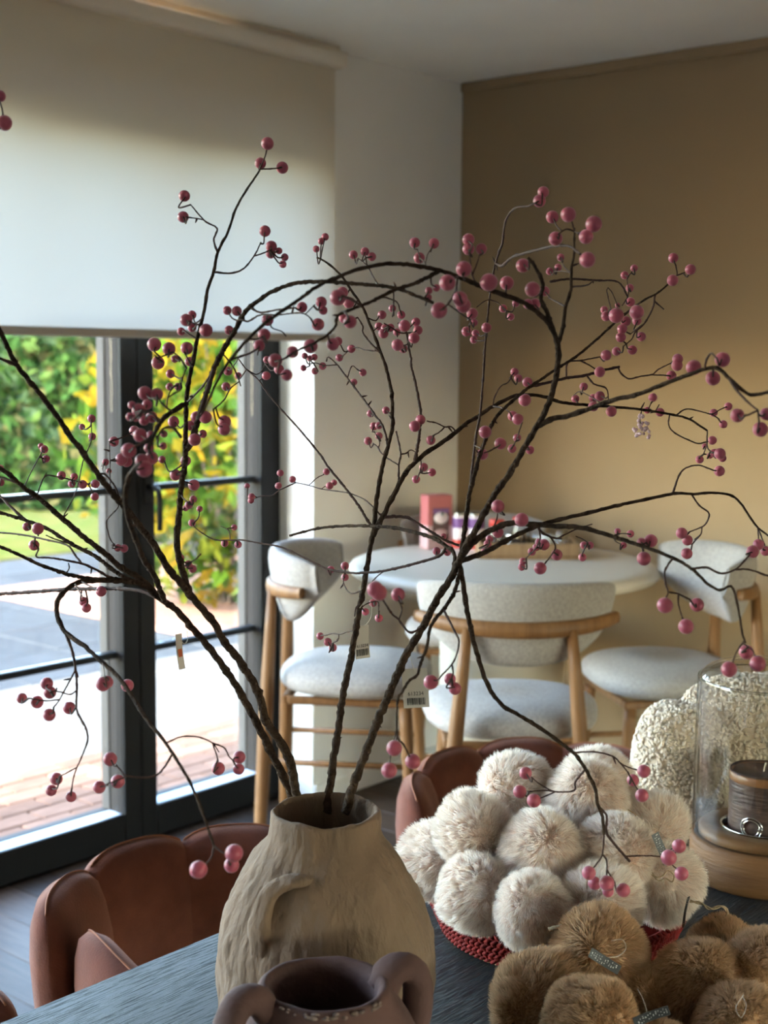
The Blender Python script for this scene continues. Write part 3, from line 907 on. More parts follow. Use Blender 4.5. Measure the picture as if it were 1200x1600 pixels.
for az in (pc_az + R(112), pc_az - R(62)):
    er, et = np.array([math.cos(az), math.sin(az), 0]), np.array([-math.sin(az), math.cos(az), 0])
    K = [(.062, PH - .022), (.074, PH - .004), (.090, PH - .002), (.102, PH - .016), (.105, PH - .040), (.101, PH - .062), (.092, PH - .078)]
    P = catmull([er * r + np.array([0, 0, z]) for r, z in K], .005)
    v = []; n = 14; T = np.gradient(P, axis=0); T /= np.linalg.norm(T, axis=1, keepdims=True)
    for i, p in enumerate(P):
        nn = np.cross(T[i], et)
        for j in range(n):
            q = 2 * math.pi * j / n
            v.append(p + et * .0190 * math.cos(q) + nn * .0150 * math.sin(q))
    f = grid_faces(len(P), n, True) + [tuple(range(n)), tuple((len(P) - 1) * n + j for j in range(n))[::-1]]
    obj('handle', disp((np.array(v), f), .002, 40, az, 3), MATS['mauve_clay'], pt_)
gw = np.random.default_rng(2)
wv = []
for i in range(26):                                   # chipped pale slip along the near lip
    a = pc_az + R(gw.uniform(-42, 58)); r0 = .0672
    wv.append(xf(lathe([(0, -.0005), (gw.uniform(.001, .0028), 0), (0, .0008)], 6), Matrix.Translation((r0 * math.cos(a), r0 * math.sin(a), PH - .007 + gw.uniform(-.006, .004))) @ rotm('Z', a) @ rotm('Y', R(80)) @ Matrix.Diagonal((1, gw.uniform(1, 3), 1, 1))))
obj('worn_lip', join(*wv), MATS['mauve_worn'], pt_)

# ------------------------------------------------------------------ fur pompoms
def fur(n, r, length, seed, along_name='along'):
    g = np.random.default_rng(seed)
    d = g.normal(size=(n, 3)); d /= np.linalg.norm(d, axis=1, keepdims=True)
    # lumpy ball
    lump = 1 + .05 * np.sin(d[:, 0] * 4 + seed) * np.cos(d[:, 1] * 3.3) + .04 * np.sin(d[:, 2] * 5 + d[:, 0] * 2)
    root = d * (r * lump)[:, None]
    # fur is combed away from one whorl
    w = g.normal(size=3); w /= np.linalg.norm(w)
    flow = d * (d @ w)[:, None] - w
    flow /= np.linalg.norm(flow, axis=1, keepdims=True) + .25
    nc = 420
    cc = g.normal(size=(nc, 3)); cc /= np.linalg.norm(cc, axis=1, keepdims=True)
    ci = np.empty(n, int)
    for a in range(0, n, 2000):
        ci[a:a + 2000] = np.argmax(d[a:a + 2000] @ cc.T, axis=1)
    jit = g.normal(size=(nc, 3)) * .20
    dirn = d * .72 + flow * .62 + jit[ci] + (cc[ci] - d) * 1.1 + g.normal(size=(n, 3)) * .09
    dirn /= np.linalg.norm(dirn, axis=1, keepdims=True)
    ln = length * g.uniform(.65, 1.15, (n, 1))
    up = d * .85 + dirn * .5; up /= np.linalg.norm(up, axis=1, keepdims=True)
    p1 = root + up * ln * .5
    p2 = p1 + dirn * ln * .55
    side = np.cross(dirn, g.normal(size=(n, 3))); side /= np.linalg.norm(side, axis=1, keepdims=True)
    wd = .00048 * g.uniform(.7, 1.3, (n, 1))
    v = np.stack([root - side * wd, root + side * wd, p1 + side * wd * .8, p1 - side * wd * .8, p2], 1).reshape(-1, 3)
    b = np.arange(n) * 5
    me = bpy.data.meshes.new('fur')
    me.vertices.add(n * 5); me.vertices.foreach_set('co', v.ravel())
    loops = np.stack([b, b + 1, b + 2, b + 3, b + 3, b + 2, b + 4], 1).ravel()
    me.loops.add(len(loops)); me.loops.foreach_set('vertex_index', loops.astype(np.int32))
    st = np.stack([np.arange(n) * 7, np.arange(n) * 7 + 4], 1).ravel()
    me.polygons.add(n * 2); me.polygons.foreach_set('loop_start', st.astype(np.int32))
    me.update(calc_edges=True); me.validate()
    at_ = me.attributes.new('along', 'FLOAT', 'POINT')
    at_.data.foreach_set('value', np.tile([0, 0, .55, .55, 1.0], n).astype(np.float32))
    return me
NF = 24000
FUR_C = [fur(NF, .0475, .0155, s) for s in (1, 2, 3)]
FUR_B = [fur(NF, .0500, .0115, s) for s in (11, 12, 13)]
for m_ in FUR_C: m_.materials.append(MATS['fur_cream'])
for m_ in FUR_B: m_.materials.append(MATS['fur_brown'])
core = disp(lathe([(math.sin(a) , -math.cos(a)) for a in np.linspace(0.001, math.pi - .001, 20)], 32), .05, 1.5, 2)
CORE_C = mesh('core', np.array(core[0]) * .0482, core[1]); CORE_C.materials.append(MATS['fur_core_cream'])
CORE_B = mesh('core', np.array(core[0]) * .0507, core[1]); CORE_B.materials.append(MATS['fur_core_brown'])
def pompom(px, py, d, rpx, kind, label, i):
    c = at(px, py, d)
    base = .0475 if kind == 'c' else .0500
    full = base + (.0105 if kind == 'c' else .0075)
    s = rpx * d / FPX / full
    t = thing('fur_pompom', label, 'pompom', 'cream fur pompoms in the red basket' if kind == 'c' else 'caramel fur pompoms on the table', tuple(c))
    a = random.Random(i * 7 + (0 if kind == 'c' else 3))
    rot = (a.uniform(0, 6.3), a.uniform(0, 6.3), a.uniform(0, 6.3))
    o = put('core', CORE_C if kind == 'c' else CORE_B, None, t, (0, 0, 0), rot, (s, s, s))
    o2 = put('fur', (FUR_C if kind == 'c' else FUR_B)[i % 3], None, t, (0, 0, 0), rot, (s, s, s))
    o2['kind'] = 'stuff'
    return t
# basket of cream pompoms: red braided rim
BC = onz(870, 1452, TBZ); BX, BY = float(BC[0]), float(BC[1])
BR = .183
bs = thing('braided_basket', 'shallow red braided straw basket full of cream pompoms', 'basket', None, (BX, BY, TBZ))
obj('bottom', lathe([(0, .001), (BR - .042, .001), (BR - .034, .004), (BR - .034, .01), (0, .01)], 64), MATS['straw_red'], bs)
obj('lining', lathe([(BR - .034, .0105), (BR - .020, .012), (BR - .0075, .048), (BR - .012, .048), (BR - .026, .016), (BR - .038, .012)], 64, closed=True), MATS['straw_red'], bs)
st_ = lathe([(0, -1), (.55, -.72), (.9, -.2), (.9, .2), (.55, .72), (0, 1)], 6)
for r in range(4):
    zz = .0125 + r * .0118; rr = BR - .016 + r * .0052
    n = 112
    gs = []
    for i in range(n):
        for sgn in (-1, 1):
            a = 2 * math.pi * (i + (.5 if sgn > 0 else 0)) / n
            m_ = Matrix.Translation((rr * math.cos(a), rr * math.sin(a), zz + sgn * .0026)) @ rotm('Z', a + R(90)) @ rotm('Y', R(90 + 32 * sgn)) @ Matrix.Diagonal((.0036, .0046, .0075, 1))
            gs.append(xf(st_, m_))
    row = obj('braid_row', join(*gs), MATS['straw_red'], bs); row['kind'] = 'stuff'
n = 150; gs = []
for i in range(n):
    a = 2 * math.pi * i / n; rr = BR - .0235
    gs.append(xf(st_, Matrix.Translation((rr * math.cos(a), rr * math.sin(a), .0045)) @ rotm('Z', a + R(90)) @ rotm('Y', R(62)) @ Matrix.Diagonal((.0028, .0038, .0052, 1))))
row = obj('natural_edge', join(*gs), MATS['straw_natural'], bs); row['kind'] = 'stuff'
CR = [  # px, py, depth, radius px, label
    (808, 1237, 2.00, 63, 'cream fur pompom at the back left of the pile'),
    (916, 1250, 1.945, 66, 'cream fur pompom at the top middle of the pile, behind the hanging berries'),
    (932, 1228, 2.055, 60, 'cream fur pompom half hidden at the very back of the pile'),
    (738, 1296, 1.905, 61, 'cream fur pompom at the left end of the pile, above the vase side'),
    (846, 1331, 1.855, 68, 'cream fur pompom in the middle of the pile'),
    (962, 1334, 1.855, 63, 'cream fur pompom right of the middle of the pile, under the twig end'),
    (1018, 1292, 1.985, 58, 'cream fur pompom beside the glass lantern with a black hang tag'),
    (744, 1398, 1.835, 63, 'cream fur pompom at the front left resting on the basket rim'),
    (834, 1426, 1.765, 63, 'cream fur pompom spilling over the front of the basket'),
    (940, 1408, 1.795, 65, 'cream fur pompom under the lowest berries'),
    (1034, 1380, 1.905, 65, 'cream fur pompom at the right edge of the basket'),
    (682, 1342, 1.965, 62, 'cream fur pompom lowest at the left, next to the tall vase'),
]
for i, q in enumerate(CR):
    pompom(*q[:4], 'c', q[4], i)
CB = [
    (848, 1568, 1.645, 82, 'caramel fur pompom largest at the front left of the brown heap'),
    (938, 1490, 1.690, 76, 'caramel fur pompom on top of the brown heap, its loop over the basket'),
    (925, 1602, 1.545, 76, 'caramel fur pompom at the bottom edge, middle of the brown heap'),
    (1010, 1560, 1.660, 52, 'small caramel fur pompom wedged in the centre of the brown heap'),
    (1092, 1540, 1.660, 74, 'round caramel fur pompom with a whorl, right of the heap centre'),
    (1132, 1492, 1.780, 60, 'caramel fur pompom behind the round one, near the candle holder'),
    (1196, 1514, 1.665, 64, 'caramel fur pompom at the right picture edge'),
    (1160, 1612, 1.570, 74, 'caramel fur pompom in the lower right corner with a string'),
    (1036, 1660, 1.545, 66, 'caramel fur pompom below the others behind the black tag'),
]
for i, q in enumerate(CB):
    pompom(*q[:4], 'b', q[4], i)

def loop_cord(name, pts, rad, m, label, cat, group=None, strands=1):
    P = [at(*p) for p in pts]
    c = P[0]
    t = thing(name, label, cat, group, tuple(c))
    Q = catmull(P, .002)
    for s_ in range(strands):
        if strands > 1:
            ph = np.arange(len(Q)) * .55 + s_ * 2 * math.pi / strands
            T = np.gradient(Q, axis=0); T /= np.linalg.norm(T, axis=1, keepdims=True) + 1e-9
            B = np.cross(T, FW); B /= np.linalg.norm(B, axis=1, keepdims=True) + 1e-9
            C = np.cross(T, B)
            QQ = Q + (B * np.cos(ph)[:, None] + C * np.sin(ph)[:, None]) * rad * .7
        else:
            QQ = Q
        obj('strand', tube(QQ, rad * (.75 if strands > 1 else 1), 6), MATS[m], t, True, True)
    return t
loop_cord('hanging_loop', [(858, 1452, 1.70), (882, 1446, 1.69), (905, 1441, 1.69), (918, 1446, 1.68), (924, 1458, 1.675)], .0021, 'jute', 'thick twisted jute loop lying over the front pompoms', 'cord', 'pompom loops', 3)
loop_cord('hanging_loop', [(1078, 1408, 1.78), (1096, 1412, 1.78), (1110, 1420, 1.78), (1128, 1416, 1.78), (1136, 1424, 1.78), (1130, 1436, 1.78), (1116, 1434, 1.78)], .0016, 'jute', 'jute loop curling out beside the basket toward the candle holder', 'cord', 'pompom loops', 2)
loop_cord('hanging_loop', [(1015, 1355, 1.84), (1024, 1370, 1.838), (1036, 1368, 1.838), (1044, 1360, 1.838), (1053, 1368, 1.838), (1050, 1378, 1.838), (1040, 1372, 1.838), (1030, 1376, 1.838), (1018, 1366, 1.84)], .0010, 'jute', 'small brown cord loop on the right-hand cream pompom', 'cord', 'pompom loops')
loop_cord('hanging_loop', [(968, 1262, 1.93), (978, 1264, 1.925), (992, 1272, 1.92), (996, 1282, 1.92), (986, 1278, 1.92), (974, 1266, 1.925)], .0010, 'jute', 'small brown cord loop near the back of the cream pile', 'cord', 'pompom loops')
def text(name, body, size, parent, loc, m, rot=(R(90), 0, 0)):
    cu = bpy.data.curves.new(name, 'FONT'); cu.body = body; cu.size = size; cu.align_x = 'CENTER'; cu.extrude = .00006
    tmp = bpy.data.objects.new('tmp', cu); COL.objects.link(tmp)
    bpy.context.view_layer.update()
    me = bpy.data.meshes.new_from_object(tmp.evaluated_get(bpy.context.evaluated_depsgraph_get()))
    bpy.data.objects.remove(tmp, do_unlink=True)
    me.materials.clear(); me.materials.append(MATS[m])
    o = bpy.data.objects.new(name, me); COL.objects.link(o)
    o.parent = parent; o.location = loc; o.rotation_euler = rot
    return o
def card(name, px, py, d, w, h, roll, yaw, m, label, group, tilt=0):
    """hang tag: local X right, Z up, -Y to the camera"""
    c = at(px, py, d)
    t = thing(name, label, 'tag', group, tuple(c))
    t.rotation_mode = 'QUATERNION'
    B = Matrix((RT, -np.cross(RT, UP) * -1, UP)).transposed()
    B = Matrix(((RT[0], FW[0], UP[0]), (RT[1], FW[1], UP[1]), (RT[2], FW[2], UP[2])))
    t.rotation_quaternion = (B.to_4x4() @ rotm('Y', R(roll)) @ rotm('Z', R(yaw)) @ rotm('X', R(tilt))).to_quaternion()
    nx, nz = 8, 10
    v = [(w * (i / (nx - 1) - .5), s_ * .0002 + .0012 * math.sin(math.pi * k / (nz - 1)), h * (k / (nz - 1) - .5)) for s_ in (-1, 1) for i in range(nx) for k in range(nz)]
    f = grid_faces(nx, nz) + [q[::-1] for q in grid_faces(nx, nz, off=nx * nz)]
    obj('card', (v, f), MATS[m], t, False)
    return t
for (px, py, d, roll, yaw, lb) in ((1033, 1324, 1.815, -24, 20, 'black hang tag with white print hanging on the right cream pompom'), (1018, 1588, 1.48, 70, 10, 'black printed tag lying at the bottom of the caramel heap'), (945, 1502, 1.60, -58, 20, 'black tag tied to the topmost caramel pompom'), (1072, 1425, 1.79, 10, 62, 'black tag seen edge-on at the right end of the basket')):
    t = card('hang_tag', px, py, d, .0115, .040, roll, yaw, 'tag_black', lb, 'black pompom tags')
    gk = np.random.default_rng(int(px))
    gs = []
    for i in range(12):
        z = .0165 - i * .0029
        for s_ in range(3):
            x0 = gk.uniform(-.0045, .003)
            gs.append(cbox(x0, x0 + gk.uniform(.0004, .0013), -.0006, -.0001 - .0003, z, z + gk.uniform(.0004, .0014), .0001))
    obj('print', join(*gs), MATS['ink_white'], t, False).location = (0, .0006, 0)
loop_cord('tag_string', [(955, 1470, 1.61), (972, 1468, 1.605), (978, 1482, 1.60), (966, 1494, 1.60), (950, 1496, 1.60)], .0004, 'string', 'thin clear string loop on the topmost caramel pompom', 'string', 'tag strings')
loop_cord('tag_string', [(996, 1545, 1.60), (1004, 1560, 1.56), (1010, 1578, 1.51), (1012, 1586, 1.485)], .0004, 'string', 'thin string leading to the black tag in the caramel heap', 'string', 'tag strings')
loop_cord('tag_string', [(1160, 1556, 1.53), (1166, 1572, 1.52), (1158, 1590, 1.515), (1150, 1574, 1.52), (1162, 1554, 1.53)], .0004, 'string', 'thin white string loop on the lower right caramel pompom', 'string', 'tag strings')

# ------------------------------------------------------------------ lantern: wooden foot, candle, glass cylinder
HCN = onz(1187, 1368, TBZ); HX, HY = float(HCN[0]), float(HCN[1])
hd_ = math.hypot(HX - CAMP[0], HY - CAMP[1])
HR = .112
hf = thing('lantern_foot', 'round turned wooden foot carrying the glass cylinder and candle', 'candle holder', None, (HX, HY, TBZ))
obj('body', lathe([(0, 0), (HR - .008, 0), (HR - .001, .006), (HR, .02), (HR, .062), (HR - .003, .068), (HR - .012, .0695), (HR - .013, .066), (0, .066)], 96), MATS['walnut'], hf)
obj('top_disc', lathe([(.064, .0665), (HR - .0135, .0665), (HR - .0135, .079), (HR - .018, .083), (.066, .083), (.064, .081)], 96, closed=True), MATS['walnut_top'], hf)
obj('cup_ring', lathe([(.0625, .0665), (.0638, .0665), (.0638, .0835), (.0655, .0850), (.0630, .0858), (.0610, .084)], 72, closed=True), MATS['chrome'], hf)
obj('cup_floor', lathe([(0, .0662), (.0618, .0662), (.0618, .069), (0, .069)], 60), MATS['cup_dark'], hf)
cn = thing('pillar_candle', 'brown rustic pillar candle standing in the wooden lantern foot', 'candle', None, (HX, HY, TBZ + .0692))
ch = .103; cr = .0525
cp = [(0, 0), (cr - .002, 0), (cr, .003), (cr, ch - .004), (cr - .002, ch)]
obj('wax', disp(lathe(np.array(catmull([(a, b, 0) for a, b in cp], .002))[:, :2], 90), .0006, 60, 4, 3), MATS['candle_wax'], cn)
obj('top_rim', disp(lathe([(0, ch - .006), (cr - .014, ch - .006), (cr - .009, ch - .003), (cr - .004, ch + .001), (cr - .0005, ch + .0005), (cr + .0006, ch - .004), (cr + .0006, ch - .012), (cr + .0001, ch - .013)], 90), .0007, 70, 2, 3), MATS['candle_rim'], cn)
obj('melt_pool', disp(lathe([(0, ch - .0035), (cr - .013, ch - .0042), (cr - .010, ch - .0028)], 60), .0006, 60, 5, 2), MATS['candle_wax'], cn)
obj('wick', tube(catmull([(0, 0, ch - .004), (.001, 0, ch + .006), (.003, .001, ch + .014)], .003), .0013, 8), MATS['wick'], cn)
ca = math.atan2(CAMP[1] - HY, CAMP[0] - HX) + R(-17)
rg = []
for rr, tr_ in ((.0165, .0016), (.0125, .0017)):
    th2 = np.linspace(0, 2 * np.pi, 40, endpoint=False)
    for_ring = [( (cr + .0022) * math.cos(ca + rr * math.cos(q) / cr), (cr + .0022) * math.sin(ca + rr * math.cos(q) / cr), .024 + rr * math.sin(q)) for q in np.r_[th2, 0, .16]]
    rg.append(tube(for_ring, tr_, 8))
obj('metal_ring', join(*rg), MATS['chrome'], cn)
gl = thing('glass_cylinder', 'clear open-topped glass cylinder with rounded shoulder over the candle', 'lantern glass', None, (HX, HY, TBZ + .0697))
GR = HR - .004; GH = .272
outer = [(GR - .006, 0), (GR, .004), (GR, GH - .040), (GR - .003, GH - .022), (GR - .012, GH - .008), (GR - .026, GH), (GR - .040, GH + .002)]
inner = [(GR - .040, GH - .002), (GR - .027, GH - .005), (GR - .016, GH - .011), (GR - .0075, GH - .024), (GR - .0045, GH - .041), (GR - .0045, .004)]
oc = catmull([(a, b, 0) for a, b in outer], .003)[:, :2]; ic = catmull([(a, b, 0) for a, b in inner], .003)[:, :2]
gg = lathe(np.vstack([oc, ic]), 128, closed=True)
obj('glass', gg, MATS['clear_glass'], gl)

# ------------------------------------------------------------------ bouclé cushion
CC = at(1130, 1205, 2.40)
cu_ = thing('boucle_cushion', 'cream curly bouclé cushion standing behind the glass cylinder', 'cushion', None, (float(CC[0]), float(CC[1]), TBZ))
cm = Matrix(((RT[0], FW[0], 0), (RT[1], FW[1], 0), (0, 0, 1)))          # local x = to the right in view, y = away
def lobe(cx, cy, cz, hx, hy, hz, e=.55, n=40, m_=26):
    v = []
    for i in range(m_):
        ph = -math.pi / 2 + math.pi * i / (m_ - 1)
        for j in range(n):
            a = 2 * math.pi * j / n
            f_ = lambda q: math.copysign(abs(q) ** e, q)
            v.append((cx + hx * f_(math.cos(ph)) * f_(math.cos(a)), cy + hy * abs(math.cos(ph)) ** .5 * math.sin(a), cz + hz * f_(math.sin(ph))))
    return np.array(v), grid_faces(m_, n, True)
L1 = lobe(.085, .02, .140, .165, .055, .138)
L2 = lobe(-.075, -.012, .125, .082, .055, .112, .7)
base_ = [disp(L1, .006, 12, 1, 2), disp(L2, .008, 12, 5, 2)]
for gq in base_:
    w_ = np.array([np.array(cm) @ p for p in gq[0]])
    obj('stuffing', (w_, gq[1]), MATS['boucle_base'], cu_)
gc = np.random.default_rng(8)
curls = []
aa = np.linspace(0, R(300), 7)
for gq, nn_ in zip(base_, (4600, 2800)):
    v, f = gq
    q = np.array([f_ for f_ in f])
    A_, B_, C_, D_ = (v[q[:, i]] for i in range(4))
    nrm = np.cross(C_ - A_, D_ - B_); ar = np.linalg.norm(nrm, axis=1) + 1e-12
    cen = (A_ + B_ + C_ + D_) / 4
    nn1 = nrm / ar[:, None]
    sg = np.sign(np.sum(nn1 * (cen - v.mean(0)), axis=1)); nn1 *= sg[:, None]
    vis = ar * np.where(nn1[:, 1] > .55, 0.02, 1)
    pick = gc.choice(len(q), nn_, p=vis / vis.sum())
    s_, t2 = gc.uniform(0, 1, (2, nn_, 1))
    pos = (A_[pick] * (1 - s_) + B_[pick] * s_) * (1 - t2) + (D_[pick] * (1 - s_) + C_[pick] * s_) * t2
    for p, n_ in zip(pos, nn1[pick]):
        u = np.cross(n_, gc.normal(size=3)); u /= np.linalg.norm(u); w_ = np.cross(n_, u)
        up_ = n_ * gc.uniform(.3, 1) + w_ * gc.uniform(.3, 1); up_ /= np.linalg.norm(up_)
        r_ = gc.uniform(.0016, .0026)
        ax = np.cross(u, up_); ax /= np.linalg.norm(ax) + 1e-9
        P = p + n_ * .0015 + r_ * (np.cos(aa + gc.uniform(0, 6))[:, None] * u + np.sin(aa)[:, None] * up_) + ax * (np.linspace(-.5, .5, 7) * r_ * .9)[:, None]
        curls.append(tube(P, gc.uniform(.0018, .0026), 5, cap=True))
V_, F_ = join(*curls)
V_ = V_ @ np.array(cm).T
o = obj('curls', (V_, F_), MATS['boucle'], cu_); o['kind'] = 'stuff'

